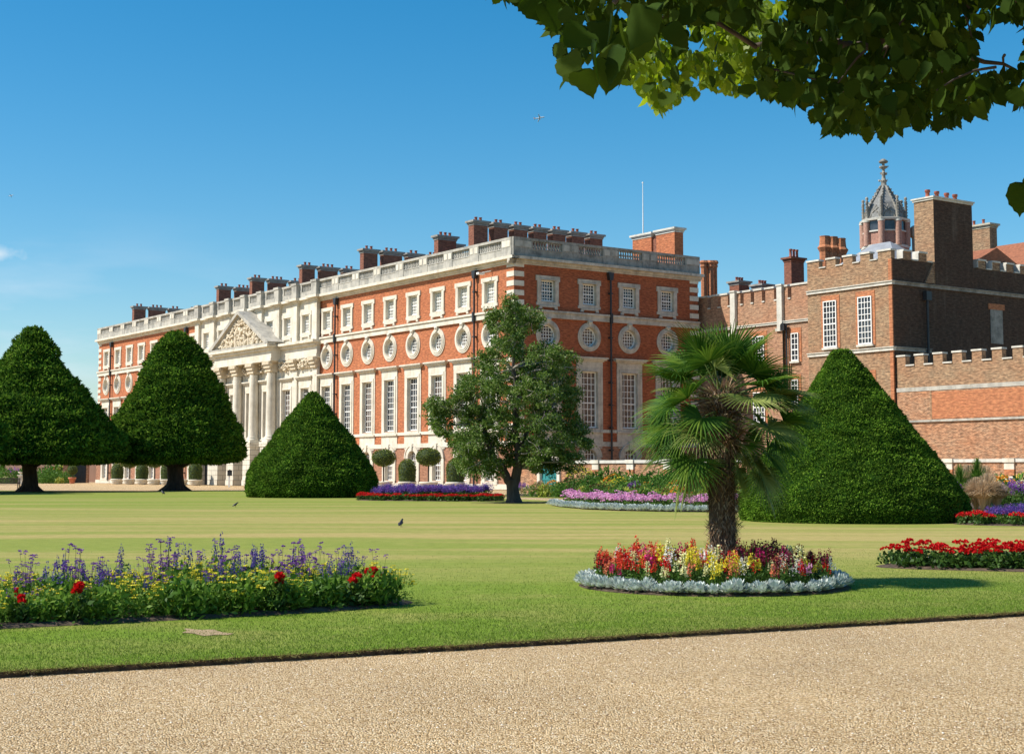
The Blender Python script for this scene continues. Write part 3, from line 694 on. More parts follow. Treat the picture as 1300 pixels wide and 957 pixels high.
# brown tower block with the two sash windows
tow = thing('brown_brick_tower', W(22, -26.66), TH, 'battlemented brown brick tower block with two tall white sash windows and a huge chimney', 'building')
B2 = (22.0, -26.66); A = lambda mb, n, m: inr(mb, n, m, B2, tow)
mb = MB(); mb.box(22, 23.0, -26.6, -16.6, 0, 20.5); A(mb, 'lit_wall', M['brick_tudor'])
mb = MB(); mb.box(22.003, 60, -26.66, -16.7, 0, 20.48); A(mb, 'side_wall', M['brick_soot_shade'])  # unlit side painted darker than the sunlit wall
mb = MB(); mb.box(21.985, 22.12, -26.675, -26.3, 0, 20.45); A(mb, 'corner_brickwork', M['brick_orange'])
mb = MB(); cp = MB()
u = -16.6; first = True; k = 0
while u > -26.5:
    w = 1.12 if k else 1.5; lo = max(-26.66, u-w); 
    if -26.66-lo > -.9 and lo > -26.66 and lo-.9 < -26.66: lo = -26.66
    mb.box(22.0, 22.5, lo, u, 20.5, 21.2); cp.box(21.9, 22.62, lo-.05, u+.05, 21.2, 21.36)
    if lo > -26.6: cp.box(21.9, 22.62, lo-.86, lo-.055, 20.5, 20.6)
    u = lo-.92; k += 1
v = 23.6
while v < 59:
    if not (27.0 < v < 33.3):
        mb.box(v, v+1.1, -26.66, -26.1, 20.5, 21.25); cp.box(v-.05, v+1.15, -26.76, -26.0, 21.25, 21.42); cp.box(v-.12, v-.05, -26.72, -26.04, 20.6, 21.25); cp.box(v+1.15, v+1.96, -26.76, -26.0, 20.5, 20.62)
    v += 2.1
A(mb, 'battlements', M['brick_tudor']); A(cp, 'coping', M['coping'])
cp = MB()
for z, h_, pr in ((18.16, .26, .16), (12.3, .28, .16)):
    cp.box(22-pr, 22.2, -26.66-pr, -16.6, z, z+h_); cp.box(22-pr-.1, 22.2, -26.66-pr-.1, -16.6, z+h_, z+h_+.07)
A(cp, 'string_course', M['coping'])
cp = MB()
for z, h_, pr, v1 in ((18.16, .26, .159, 60), (12.3, .28, .159, 27.0)): cp.box(22.2, v1, -26.66-pr, -26.4, z, z+h_); cp.box(22.2, v1, -26.66-pr-.1, -26.4, z+h_, z+h_+.07)
A(cp, 'string_course', M['stone_dark'])  # same band continued in darker stone to paint the side's shade
for u in (-19.42, -23.6): 
    o = tudor_window(tow, B2, u, 13.05, 1.6, 4.3, 4, 8, 22.0)
for u in (-19.42, -23.6): tudor_window(tow, B2, u, 7.0, 1.5, 3.2, 4, 6, 22.0)
mb = MB(); mb.box(27.6, 33.1, -26.9, -24.7, 18.5, 26.3)
mb.prism([(26.4, 18.6), (27.6, 18.6), (27.6, 20.6)], -26.85, -24.8)
mb.v = [(x-B2[0], y-B2[1], z) for x, y, z in mb.v]; ch = mb.build('great_chimney', M['brick_tudor'], tow)
mb = MB(); mb.box(27.62, 33.08, -26.91, -26.8, 18.5, 26.28); mb.v = [(x-B2[0], y-B2[1], z) for x, y, z in mb.v]; mb.build('sooty_shaded_face', M['brick_soot_shade'], ch)  # dark skin deepening the shade on the chimney's unlit face
mb = MB(); mb.box(27.5, 33.2, -27.0, -24.6, 26.3, 26.48); mb.box(27.4, 33.3, -27.1, -24.5, 26.48, 26.62); mb.v = [(x-B2[0], y-B2[1], z) for x, y, z in mb.v]; mb.build('chimney_cap', M['coping'], ch)
for v in (28.2, 29.5, 30.9, 32.1):
    mb = MB(); mb.lathe(v-B2[0], .85, [(26.6, .24), (26.7, .26), (26.75, .2), (27.15, .19), (27.2, .26), (27.4, .25)], 10); mb.build('chimney_pot', M['pot_clay'], ch)
mb = MB(); mb.box(35.7, 37.5, -26.70, -26.6, 13.6, 16.8); A(mb, 'blocked_window', M['stone_dark'])
mb = MB(); mb.box(35.4, 37.8, -26.73, -26.6, 16.8, 17.35); A(mb, 'brick_lintel', M['brick_orange'])
mb = MB(); mb.lathe(26.4, -26.95, [(0, .11), (17, .11)], 8); mb.box(26.1, 26.8, -27.15, -26.7, 17, 17.8)
A(mb, 'downpipe', M['black_iron'])
mb = MB(); zb_ = 20.3
mb.add([(23.5, -26, zb_), (30, -26, zb_), (30, -17.5, zb_), (23.5, -17.5, zb_), (26.7, -22.6, zb_+2.6), (26.7, -20.5, zb_+2.6)], [(0, 1, 4), (1, 2, 5, 4), (2, 3, 5), (3, 0, 4, 5)]); A(mb, 'lead_roof', M['lead'])
mb = MB(); mb.prism([(32.5, 20.3), (38, 22.9), (44, 20.3)], -25.9, -17); mb.prism([(44, 20.3), (50, 25.2), (60, 20.3)], -25.9, -17); A(mb, 'tiled_roof', M['tile'])
def tow_ch(px0, px1, pyt, Y, ratio, pots, mat, capm, potm=None, z0=18):
    p = at_depth(px0, pyt, Y); q = at_depth(px1, pyt, Y); w = q.x-p.x; nx = p.x+w*(1-ratio); v, u = to_frame((nx, Y))
    return chimney(tow, v-B2[0], v-B2[0]+w*ratio/CT, u-B2[1], u-B2[1]+w*(1-ratio)/ST, z0, p.z, mat, capm, pots, along='y', poth=.6)
tow_ch(1231, 1268, 283, 158, .32, 2, M['brick_tudor'], M['lichen_stone'])
p = at_depth(1163, 287, 150); v, u = to_frame(p); mb = MB(); mb.lathe(v-B2[0], u-B2[1], [(19, .45), (p.z-1.3, .45), (p.z-1.1, .6), (p.z-.2, .6), (p.z, .4)], 8, smooth=False); mb.build('round_chimney_shaft', M['lichen_stone'], tow)
# tiled roof rising behind the battlements at the far right
p0 = at_depth(1262, 312, 165); 
mb = MB(); v0, u0 = to_frame(p0)
mb.prism([(v0, 18.5), (v0, p0.z), (v0+25, p0.z), (v0+25, 18.5)], u0-.1, u0+.1)
mb.v = [(x-B2[0], y-B2[1], z) for x, y, z in mb.v]
mb2 = MB(); zt_ = p0.z-.2; mb2.add([(v0, u0-7, 19), (v0+25, u0-7, 19), (v0+25, u0, zt_), (v0+1, u0, zt_), (v0+25, u0+7, 19), (v0, u0+7, 19)], [(0, 1, 2, 3), (3, 2, 4, 5), (0, 3, 5), (1, 4, 2)])
mb2.v = [(x-B2[0], y-B2[1], z) for x, y, z in mb2.v]; mb2.build('tiled_roof', M['tile'], tow)

# octagonal turret with the pinnacled stone dome
TP = (37.85, 150.0)
tur = thing('domed_turret', (TP[0], TP[1], 0), 0, 'octagonal brick turret crowned by a pinnacled grey stone dome and tall finial', 'turret')
mb = MB(); mb.lathe(0, 0, [(0, 2.4), (24.2, 2.4), (24.4, 2.15), (26.9, 2.15)], 8, smooth=False, rot=math.pi/8)
mb.build('shaft', plain('pink_turret_brick', (.36, .19, .14), .8, .3, 6), tur)
mb = MB()
tc_ = MB()
for k in range(8):
    a = math.pi/8+k*math.pi/4; x, y = 2.2*math.cos(a), 2.2*math.sin(a); tc_.lathe(x, y, [(24.3, .34), (26.7, .34)], 8); mb.lathe(x, y, [(26.7, .38), (26.87, .38)], 8)
tc_.build('corner_shafts', plain('turret_shaft_brick', (.40, .23, .17), .8, .3, 6), tur)
mb.lathe(0, 0, [(24.1, 2.45), (24.35, 2.45), (24.4, 2.3)], 8, smooth=False, rot=math.pi/8); mb.lathe(0, 0, [(26.85, 2.5), (27.05, 2.55), (27.15, 2.1)], 8, smooth=False, rot=math.pi/8)
for k in range(8):
    a = k*math.pi/4; c, s = math.cos(a), math.sin(a); x, y = 2.02*c, 2.02*s
    mb.add([(x*1.0-s*q*.62, y+c*q*.62, z) for q, z in ((-1, 25.7), (1, 25.7), (1, 25.85), (-1, 25.85))]+[(x*1.05-s*q*.62, y*1.05+c*q*.62, z) for q, z in ((-1, 25.7), (1, 25.7), (1, 25.85), (-1, 25.85))], [(0, 1, 2, 3), (4, 5, 6, 7), (0, 1, 5, 4), (3, 2, 6, 7)])
mb.build('stone_bands', M['coping'], tur)
mb = MB()
for k in range(8):
    a = k*math.pi/4; c, s = math.cos(a), math.sin(a); x, y = 2.03*c, 2.03*s
    mb.add([(x-s*q*.55, y+c*q*.55, z) for q, z in ((-1, 25.86), (1, 25.86), (1, 26.8), (-1, 26.8))], [(0, 1, 2, 3)])
mb.build('opening', M['glass'], tur)
mb = MB(); dome = [(27.1, 2.0), (27.7, 1.93), (28.3, 1.72), (28.9, 1.4), (29.5, 1.0), (30.1, .62), (30.6, .36)]
mb.lathe(0, 0, dome, 8, smooth=False, rot=math.pi/8)
mb.build('dome', stone('dome_stone', (.26, .26, .25), (.06, .06, .06), .75, 1.6), tur)
mb = MB()
for k in range(8):
    a = math.pi/8+k*math.pi/4; c, s = math.cos(a), math.sin(a)
    mb.tube([(r*c*1.02, r*s*1.02, z) for z, r in dome], [.11]*7, 6)
    for z, r in [(zz, float(np.interp(zz, [d[0] for d in dome], [d[1] for d in dome]))) for zz in np.arange(27.6, 30.5, .33)]:
        mb.lathe((r+.14)*c, (r+.14)*s, [(z-.1, .03), (z, .12), (z+.1, .03)], 6)
    mb.lathe(2.12*c, 2.12*s, [(27.1, .16), (28.7, .13), (28.8, .2), (28.95, .08), (29.1, .17), (29.25, .15), (29.35, .02)], 6)
    for z in np.arange(27.4, 28.7, .3): mb.lathe(2.26*c, 2.26*s, [(z-.06, .02), (z, .09), (z+.06, .02)], 5)
for k in range(8):
    a = k*math.pi/4; c, s = math.cos(a), math.sin(a)
    for (z0, z1, w0, w1) in ((27.2, 28.5, -.55, .0), (27.2, 28.5, .55, .0), (27.7, 28.2, -.3, .3), (28.2, 27.7, -.3, .3)):
        r0 = float(np.interp(z0, [d[0] for d in dome], [d[1] for d in dome]))*.93+.03; r1 = float(np.interp(z1, [d[0] for d in dome], [d[1] for d in dome]))*.93+.03
        mb.tube([(r0*c-s*w0, r0*s+c*w0, z0), (r1*c-s*w1, r1*s+c*w1, z1)], [.05, .05], 5)
mb.build('ribs', M['stone_dark'], tur)
mb = MB(); mb.lathe(0, 0, [(30.4, .42), (30.7, .3), (31.0, .27), (31.15, .4), (31.3, .22), (31.7, .17), (31.9, .3), (32.05, .15), (32.35, .14), (32.5, .42), (32.62, .42), (32.7, .14), (32.9, .13), (33.0, .42), (33.15, .5), (33.3, .3), (33.4, .16)], 8)
for z in (31.2, 31.9, 32.55): lumps(mb, 10, lambda: (random.uniform(-.4, .4), random.uniform(-.4, .4), z+random.uniform(-.1, .1)), .12)
mb.build('finial', M['stone_dark'], tur)

# tall battlemented garden wall
gw = thing('battlemented_garden_wall', W(22.3, -43), TH, 'tall old brick garden wall with battlements running right from the brown tower', 'wall')
B3 = (22.3, -43); A3 = lambda mb, n, m: inr(mb, n, m, B3, gw)
mb = MB(); mb.box(22.3, 22.9, -62, -26.75, 8.95, 10.85); A3(mb, 'upper_wall', M['brick_tudor'])
mb = MB(); mb.box(22.24, 22.9, -62, -26.75, 0, 8.6); A3(mb, 'lower_wall', M['brick_wall'])
mb = MB(); mb.box(22.2, 22.9, -62, -26.76, 8.6, 8.95); A3(mb, 'stained_band', M['stone_grey'])
mb = MB(); mb.box(22.215, 22.5, -62, -30.35, 6.18, 8.48); A3(mb, 'orange_panel', M['brick_orange'])
mb = MB(); mb.box(22.08, 22.5, -62, -26.76, 5.92, 6.1); A3(mb, 'ledge', M['stone_grey'])
mb = MB(); mb.box(22.2, 22.5, -30.55, -30.36, 6.1, 8.6); A3(mb, 'brick_strip', M['brick_tudor'])
mb = MB(); cp = MB(); u = -26.76
while u > -61.5:
    mb.box(22.3, 22.85, u-.98, u, 10.85, 11.7); cp.box(22.22, 22.93, u-1.02, u+.04, 11.7, 11.85); cp.box(22.2, 22.95, u-1.98, u-1.02, 10.85, 10.97); u -= 2.0
A3(mb, 'battlements', M['brick_tudor']); A3(cp, 'coping', M['coping'])

# low walls with banded piers along the borders
def lowwall(label, v, u0, u1, piers, h=2.5, door=None):
    t = thing('low_garden_wall', W(v, (u0+u1)/2), TH, label, 'wall', None); uc = (u0+u1)/2; mb = MB(); cp = MB(); pr = MB(); st = MB()
    segs = [(u0, u1)] if not door else [(u0, door[0]), (door[1], u1)]
    for a, b in segs:
        mb.box(0, .4, a-uc, b-uc, 0, h-.22); cp.box(-.1, .5, a-uc, b-uc, h-.22, h)
    mb.build('brickwork', M['brick_wall'], t); cp.build('coping', M['coping'], t)
    for p in piers:
        st2 = MB(); ob = MB()
        for k in range(5):
            (st2 if k % 2 == 0 else ob).box(-.12, .35, p-uc-.38, p-uc+.38, h-.24-.45*(k+1), h-.24-.45*k-.004)
        st2.box(-.2, .55, p-uc-.46, p-uc+.46, h-.236, h+.03)
        q = st2.build('pier', M['stone'], t); ob.build('pier_brick', M['brick_orange'], q)
    if door:
        d = MB(); d.box(.1, .2, door[0]-uc+.3, door[1]-uc-.3, 0, 2.3)
        for k in range(1, 5):
            y = door[0]-uc+.3+(door[1]-door[0]-.6)*k/5; d.box(.06, .12, y-.03, y+.03, .1, 2.2)
        d.box(.05, .12, door[0]-uc+.3, door[1]-uc-.3, 1.0, 1.12); d.build('teal_gate', M['teal'], t)
        j = MB()
        for y in (door[0]-uc, door[1]-uc-.3): j.box(-.15, .5, y, y+.35, 0, 2.75)
        j.box(-.15, .5, door[0]-uc-.1, door[1]-uc+.1, 2.75, 3.05); j.build('gate_posts', M['stone'], t)
    return t
def hit_v(px, v):     # u where the ray through column px meets the plane v
    a = (px-650)/F_PX*1.0039/1.0078
    # x = CX+CT*v-ST*u ; y = CY+ST*v+CT*u ; x = a*y
    return (CX+CT*v-a*(CY+ST*v))/(ST+a*CT)
VA, VB = -10.9, 2.1
uA0, uA1 = hit_v(985, VA), hit_v(661, VA)
lowwall('low brick garden wall with banded piers and a teal gate, behind the flower border', VA, uA0, uA1, [hit_v(757, VA), hit_v(801, VA), hit_v(848, VA), hit_v(900, VA)], 2.5, (hit_v(712, VA), hit_v(684, VA)))
lowwall('low brick wall with orange and white banded piers, right of the yew cone', VB, hit_v(1420, VB), hit_v(1120, VB), [hit_v(1204.5, VB), hit_v(1282.5, VB), hit_v(1362, VB)], 2.5)
# ================================================================ GROUND
def flat(name, poly, z, mat, zskirt=None):
    mb = MB(); n = len(poly); mb.add([(x, y, z) for x, y in poly], [tuple(range(n))])
    if zskirt is not None:
        mb.add([(x, y, z) for x, y in poly]+[(x, y, zskirt) for x, y in poly], [(i, (i+1) % n, n+(i+1) % n, n+i) for i in range(n)], 1)
    return mb.build(name, mat)
def grassmat():
    m = bpy.data.materials.new('mown_lawn'); t, N, L = nt(m)
    out = N.new('ShaderNodeOutputMaterial'); p = N.new('ShaderNodeBsdfPrincipled')
    v = coords(N, L, 'Object')
    # dry straw-coloured mowing bands across the lawn
    vs = coords(N, L, 'Object', (.026, .23, 1)); n1_ = noise_n(N, L, v, .06, 2); wv = N.new('ShaderNodeVectorMath'); wv.operation = 'MULTIPLY_ADD'; wv.inputs[1].default_value = (0, 1.6, 0); L.new(n1_.outputs['Color'], wv.inputs[0]); L.new(vs.outputs[0], wv.inputs[2]); vs = wv
    n1 = noise_n(N, L, vs, 1.0, 4, .55); vs2 = coords(N, L, 'Object', (.07, .55, 1)); n2 = noise_n(N, L, vs2, 1.0, 3, .6)
    sep = N.new('ShaderNodeSeparateXYZ'); L.new(v.outputs[0], sep.inputs[0])
    dr = N.new('ShaderNodeMapRange'); dr.inputs[1].default_value = 17; dr.inputs[2].default_value = 34; L.new(sep.outputs[1], dr.inputs[0])
    dr2 = N.new('ShaderNodeMapRange'); dr2.inputs[1].default_value = 58; dr2.inputs[2].default_value = 95; dr2.inputs[3].default_value = 1; dr2.inputs[4].default_value = .45; L.new(sep.outputs[1], dr2.inputs[0])
    a = N.new('ShaderNodeMath'); a.operation = 'MULTIPLY'; L.new(dr.outputs[0], a.inputs[0]); L.new(dr2.outputs[0], a.inputs[1])
    r1 = ramp(N, [(.38, (0, 0, 0)), (.54, (1, 1, 1))]); L.new(n1.outputs[0], r1.inputs[0])
    r2 = ramp(N, [(.4, (.25, .25, .25)), (.56, (1, 1, 1))]); L.new(n2.outputs[0], r2.inputs[0])
    b = N.new('ShaderNodeMath'); b.operation = 'MULTIPLY'; L.new(r1.outputs[0], b.inputs[0]); L.new(r2.outputs[0], b.inputs[1])
    b2 = N.new('ShaderNodeMath'); b2.operation = 'MULTIPLY_ADD'; b2.inputs[1].default_value = .72; b2.inputs[2].default_value = .32; L.new(b.outputs[0], b2.inputs[0])
    c = N.new('ShaderNodeMath'); c.operation = 'MULTIPLY'; L.new(a.outputs[0], c.inputs[0]); L.new(b2.outputs[0], c.inputs[1])
    # patchiness everywhere
    n3 = noise_n(N, L, v, .55, 5, .6); r3 = ramp(N, [(.42, (0, 0, 0)), (.75, (.6, .6, .6))]); L.new(n3.outputs[0], r3.inputs[0])
    mx = N.new('ShaderNodeMath'); mx.operation = 'MAXIMUM'; L.new(c.outputs[0], mx.inputs[0]); L.new(r3.outputs[0], mx.inputs[1])
    vf = coords(N, L, 'Object', (1, .5, 1)); nf = noise_n(N, L, vf, 28, 4, .7)
    rg = ramp(N, [(.25, (.105, .17, .014)), (.75, (.205, .295, .032))]); L.new(nf.outputs[0], rg.inputs[0])
    rd = ramp(N, [(.25, (.31, .245, .08)), (.75, (.45, .355, .14))]); L.new(nf.outputs[0], rd.inputs[0])
    col = mix(N, L, rg.outputs[0], rd.outputs[0], mx.outputs[0])
    nm = noise_n(N, L, v, 3.0, 3, .6); rm = ramp(N, [(.3, (.85, .88, .8)), (.7, (1.12, 1.1, 1.1))]); L.new(nm.outputs[0], rm.inputs[0])
    col = mix(N, L, col, rm.outputs[0], 1, 'MULTIPLY')
    L.new(col, p.inputs['Base Color']); p.inputs['Roughness'].default_value = .9; p.inputs['Specular IOR Level'].default_value = .1
    L.new(bump(N, L, nf.outputs[0], .7, .02), p.inputs['Normal']); L.new(p.outputs[0], out.inputs[0]); return m
def gravelmat():
    m = bpy.data.materials.new('sandy_gravel'); t, N, L = nt(m)
    out = N.new('ShaderNodeOutputMaterial'); p = N.new('ShaderNodeBsdfPrincipled'); v = coords(N, L, 'Object')
    vo = N.new('ShaderNodeTexVoronoi'); vo.inputs['Scale'].default_value = 70; L.new(v.outputs[0], vo.inputs['Vector'])
    sp = N.new('ShaderNodeSeparateColor'); L.new(vo.outputs['Color'], sp.inputs[0])
    r = ramp(N, [(0, (.26, .145, .055)), (.2, (.46, .30, .13)), (.5, (.64, .44, .225)), (.85, (.78, .59, .35)), (1, (.88, .76, .55))]); L.new(sp.outputs[0], r.inputs[0])
    n = noise_n(N, L, v, .5, 5, .6); r2 = ramp(N, [(.3, (.88, .86, .84)), (.7, (1.1, 1.08, 1.05))]); L.new(n.outputs[0], r2.inputs[0])
    c = mix(N, L, r.outputs[0], r2.outputs[0], 1, 'MULTIPLY')
    rr = ramp(N, [(0, (1, 1, 1)), (.5, (.9, .9, .9)), (1, (.35, .3, .27))]); L.new(vo.outputs['Distance'], rr.inputs[0])
    c = mix(N, L, c, rr.outputs[0], .7, 'MULTIPLY')
    L.new(c, p.inputs['Base Color']); p.inputs['Roughness'].default_value = .85; p.inputs['Specular IOR Level'].default_value = .2
    inv = N.new('ShaderNodeMath'); inv.operation = 'MULTIPLY'; inv.inputs[1].default_value = -1; L.new(vo.outputs['Distance'], inv.inputs[0])
    L.new(bump(N, L, inv.outputs[0], .9, .02), p.inputs['Normal']); L.new(p.outputs[0], out.inputs[0]); return m
M['lawn'] = grassmat(); M['gravel'] = gravelmat()
M['far_grass'] = plain('parkland_grass', (.09, .12, .03), .95, .3, .05)
structure(flat('ground', [(-1500, -300), (1500, -300), (1500, 2500), (-1500, 2500)], -.11, M['far_grass']))
structure(flat('gravel_path', [(-160, -40), (140, -40), (140, 420), (-160, 420)], -.05, M['gravel']))
near = [(-42, -7.8), (-20, 4.0), (-10, 9.25), (-4.14, 12.25), (0, 14.38), (5.92, 17.45), (14, 21.6), (25, 27.4), (60, 46)]
far = [(60, 56), (40, 50.5), (26, 48.5), (18, 49.0), (13.5, 53.2), (10, 60), (7, 70), (3.5, 82), (0, 92), (-4, 108), (-10, 123), (-20, 130), (-32, 131.5), (-45, 134), (-60, 140), (-90, 140), (-90, 20), (-70, -8)]
def densify(P, k=14, j=.012):
    out = []
    for (x0, y0), (x1, y1) in zip(P[:-1], P[1:]):
        for i in range(k):
            t = i/k; out.append((x0+(x1-x0)*t+random.uniform(-j, j), y0+(y1-y0)*t+random.uniform(-j, j)))
    return out+[P[-1]]
structure(flat('lawn', densify(near, 60, .032)+far, 0, [M['lawn'], M['soil']], -.06))
# the bare dry patch in the near lawn
mb = MB()
c0 = (-3.1, 15.2)
mb.add([(c0[0]+.27*math.cos(t)*(1+.25*math.sin(3*t+1)), c0[1]+.24*math.sin(t)*(1+.3*math.cos(5*t))-.2*math.cos(t), .006) for t in np.linspace(0, 2*math.pi, 26)[:-1]], [tuple(range(25))])
structure(mb.build('bare_patch', plain('bare_earth', (.36, .25, .14), .95, .3, 30)))

# real grass blades on the near lawn, thinning with distance, and along the cut edge
def near_y(x): return np.interp(x, [p[0] for p in near], [p[1] for p in near])
n = 260000; x = RS.uniform(-8.5, 11, n); d = RS.exponential(3.2, n); y = near_y(x)+d-.012
keep = (np.abs(x) < y*.36+.6) & (y < 32); x, y = x[keep], y[keep]; n = len(x)
P = np.stack([x, y, np.full(n, -.004)], 1); D = unit(np.stack([RS.normal(0, .45, n), RS.normal(0, .45, n), np.ones(n)], 1)); Nn = rnd(n)
hgt = RS.uniform(.012, .034, n); S = unit(np.cross(D, Nn))*RS.uniform(.002, .0045, n)[:, None]
V = np.stack([P-S, P+S, P+D*hgt[:, None]], 1).reshape(-1, 3)
M['blades'] = leafmat('grass_blades', [(0, (.07, .125, .012)), (.5, (.14, .225, .022)), (.85, (.22, .29, .045)), (1, (.42, .37, .15))], .35, .6, .2)
o = link('grass', arrmesh('grass', V, 3, [M['blades']])); tag(o, 'short mown grass covering the near lawn', 'grass', kind='stuff')
# dry ragged grass hanging over the cut edge of the lawn
n = 26000; x = RS.uniform(-8.5, 11, n); y = near_y(x)+RS.normal(0, .02, n)+.025*np.sin(x*9.1)*np.sin(x*3.7); P = np.stack([x, y, np.full(n, -.008)], 1)
D = unit(np.stack([.46+RS.normal(0, .5, n), -.9+RS.normal(0, .5, n), RS.uniform(-.5, 1.0, n)], 1)); Nn = rnd(n); S = unit(np.cross(D, Nn))*.003
V = np.stack([P-S, P+S, P+D*RS.uniform(.015, .065, n)[:, None]], 1).reshape(-1, 3)
M['dry_blades'] = leafmat('dry_grass_blades', [(0, (.12, .10, .03)), (.6, (.28, .2, .09)), (1, (.2, .24, .05))], .25, .7, .2)
o = link('edge_grass', arrmesh('edge_grass', V, 3, [M['dry_blades']])); tag(o, 'dry ragged grass fringe hanging over the lawn edge', 'grass', kind='stuff')
# loose pebbles
n = 9000; x = RS.uniform(-6, 7, n); y = near_y(x)-RS.uniform(0.0, 6.5, n)
k = (np.abs(x) < y*.36+.4) & (y > 7); x, y = x[k], y[k]; n = len(x); r = RS.uniform(.004, .011, n)
oc = np.array([(1, 0, 0), (0, 1, 0), (-1, 0, 0), (0, -1, 0), (0, 0, .7)]); tri = [(0, 1, 4), (1, 2, 4), (2, 3, 4), (3, 0, 4)]
base = oc[None]*r[:, None, None]*RS.uniform(.6, 1.3, (n, 5, 1))+np.stack([x, y, np.full(n, -.05)], 1)[:, None]
me = bpy.data.meshes.new('pebbles'); me.from_pydata(base.reshape(-1, 3).tolist(), [], [tuple(i*5+q for q in t) for i in range(n) for t in tri])
M['pebble'] = leafmat('pebbles', [(0, (.2, .12, .07)), (.4, (.45, .31, .19)), (.8, (.62, .5, .36)), (1, (.8, .74, .64))], 0, .7, .3)
me.materials.append(M['pebble']); o = link('pebbles', me); tag(o, 'loose sandy pebbles scattered over the gravel path', 'pebbles', kind='stuff')

# ================================================================ CLIPPED YEWS
def yew(label, loc, prof, n, ln, lump, trunk=None, topshift=0.0, freq=.45, sx=1.0, seed=0):
    """prof: (z, radius) from top to bottom"""
    t = thing('yew_tree', loc, 0, label, 'yew', 'clipped yew trees on the lawn')
    zs = np.array([p[0] for p in prof][::-1]); rs = np.array([p[1] for p in prof][::-1]); H = zs[-1]; z0 = zs[0]
    def surf(z, a):
        r = np.interp(z, zs, rs); sh = topshift*max(0, (z-z0)/(H-z0)); off = Vector((seed*13.1, seed*7.7, 0))
        q = Vector((math.cos(a)*r, math.sin(a)*r, z))
        d = lump*noise.noise((q*freq)+off)+lump*.45*noise.noise(Vector((q.x*freq*1.5, q.y*freq*1.5, q.z*freq*4.5))+off)
        d -= .35*lump*abs(noise.noise(Vector((q.x*freq*2, q.y*freq*2, q.z*freq*6))-off))
        k = max(0, r+d*min(1, r/(.18*rs.max())))
        return (math.cos(a)*k*sx+sh, math.sin(a)*k, z+.25*d)
    nz_, na = 56, 90; mb = MB(); vs = []
    # profile resampled by arc length so the flat underside has rows too
    seg = np.concatenate([[0], np.cumsum(np.hypot(np.diff(zs), np.diff(rs)))]); ss = np.linspace(0, seg[-1], nz_)
    zz = np.interp(ss, seg, zs); rr = np.interp(ss, seg, rs)
    def surf2(s, a, shrink=0):
        z = float(np.interp(s, seg, zs)); r = float(np.interp(s, seg, rs)); sh = topshift*max(0, (z-z0)/(H-z0)); off = Vector((seed*13.1, seed*7.7, 0))
        q = Vector((math.cos(a)*r, math.sin(a)*r, z))
        d = lump*noise.noise((q*freq)+off)+lump*.62*noise.noise(Vector((q.x*freq*1.6, q.y*freq*1.6, q.z*freq*5))+off)
        d -= .55*lump*abs(noise.noise(Vector((q.x*freq*2.2, q.y*freq*2.2, q.z*freq*7))-off))
        k = max(0.02, r+d*min(1, r/(.2*rs.max()))-shrink)
        return (math.cos(a)*k*sx+sh, math.sin(a)*k, z+.2*d)
    for j in range(nz_):
        for k in range(na): vs.append(surf2(ss[j], 2*math.pi*k/na, ln*.75))
    fs = [(j*na+k, j*na+(k+1) % na, (j+1)*na+(k+1) % na, (j+1)*na+k) for j in range(nz_-1) for k in range(na)]
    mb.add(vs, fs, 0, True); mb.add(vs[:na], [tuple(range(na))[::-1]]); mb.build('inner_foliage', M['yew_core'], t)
    # sprays of needles: sample by area, only slightly denser on the tufts
    w = np.interp((ss[:-1]+ss[1:])/2, seg, rs)+.05; cdf = np.cumsum(w)/w.sum()
    P = np.empty((n, 3)); Nv = np.empty((n, 3))
    for i in range(n):
        j = int(np.searchsorted(cdf, random.random())); s = ss[j]+(ss[j+1]-ss[j])*random.random(); a = random.random()*6.2832
        p = surf2(s, a); z = float(np.interp(s, seg, zs)); s2 = min(seg[-1], s+.05); s1 = max(0, s-.05)
        dz = np.interp(s2, seg, zs)-np.interp(s1, seg, zs); dr = np.interp(s2, seg, rs)-np.interp(s1, seg, rs)
        P[i] = p; Nv[i] = (math.cos(a)*dz, math.sin(a)*dz, -dr)
    Nv = unit(Nv); nn = len(P)
    D = unit(Nv*.8+rnd(nn)*.75+np.array([0, 0, -.12])); L_ = ln*RS.uniform(.55, 1.35, nn)
    V1 = leafquads(P-Nv*ln*.35, D, unit(Nv+rnd(nn)*.9), L_, L_*.42)
    link('foliage', arrmesh('foliage', V1, 4, [M['yew']]), t)
    if trunk:
        tr, th = trunk; mb = MB()
        mb.tube([(0, 0, -.05), (0, 0, .3), (.05, 0, 1.0), (-.05, 0, th*.7), (0, 0, th+1.5)], [tr*1.75, tr*1.2, tr*.98, tr*.95, tr*1.3], 14)
        for k in range(7):
            a = k*.9+.3; mb.tube([(0, 0, th*.75), (math.cos(a)*tr*2.6, math.sin(a)*tr*2.6, th*1.12), (math.cos(a)*tr*6, math.sin(a)*tr*6, th*1.4)], [tr*.4, tr*.26, tr*.1], 7)
        for k in range(6):
            a = k*1.05; mb.tube([(math.cos(a)*tr*.7, math.sin(a)*tr*.7, .5), (math.cos(a)*tr*1.4, math.sin(a)*tr*1.4, .12), (math.cos(a)*tr*2.1, math.sin(a)*tr*2.1, -.08)], [tr*.35, tr*.3, tr*.12], 6)
        mb.build('trunk', M['bark_yew'], t)
    return t
yew('broad cone-shaped clipped yew on a bare trunk, leftmost of the yews', (-40.4, 125.6, 0),
    [(13.75, .05), (13.65, .55), (12.95, 1.15), (11.6, 2.25), (9.8, 3.4), (8.5, 4.3), (7.5, 5.2), (6.3, 6.2), (5.1, 7.0), (4.0, 7.55), (3.1, 7.6), (2.6, 7.0), (2.45, 5.6), (2.6, 3.2), (3.0, .6)], 42000, .34, .6, (.62, 2.6), 0, .33, seed=1)
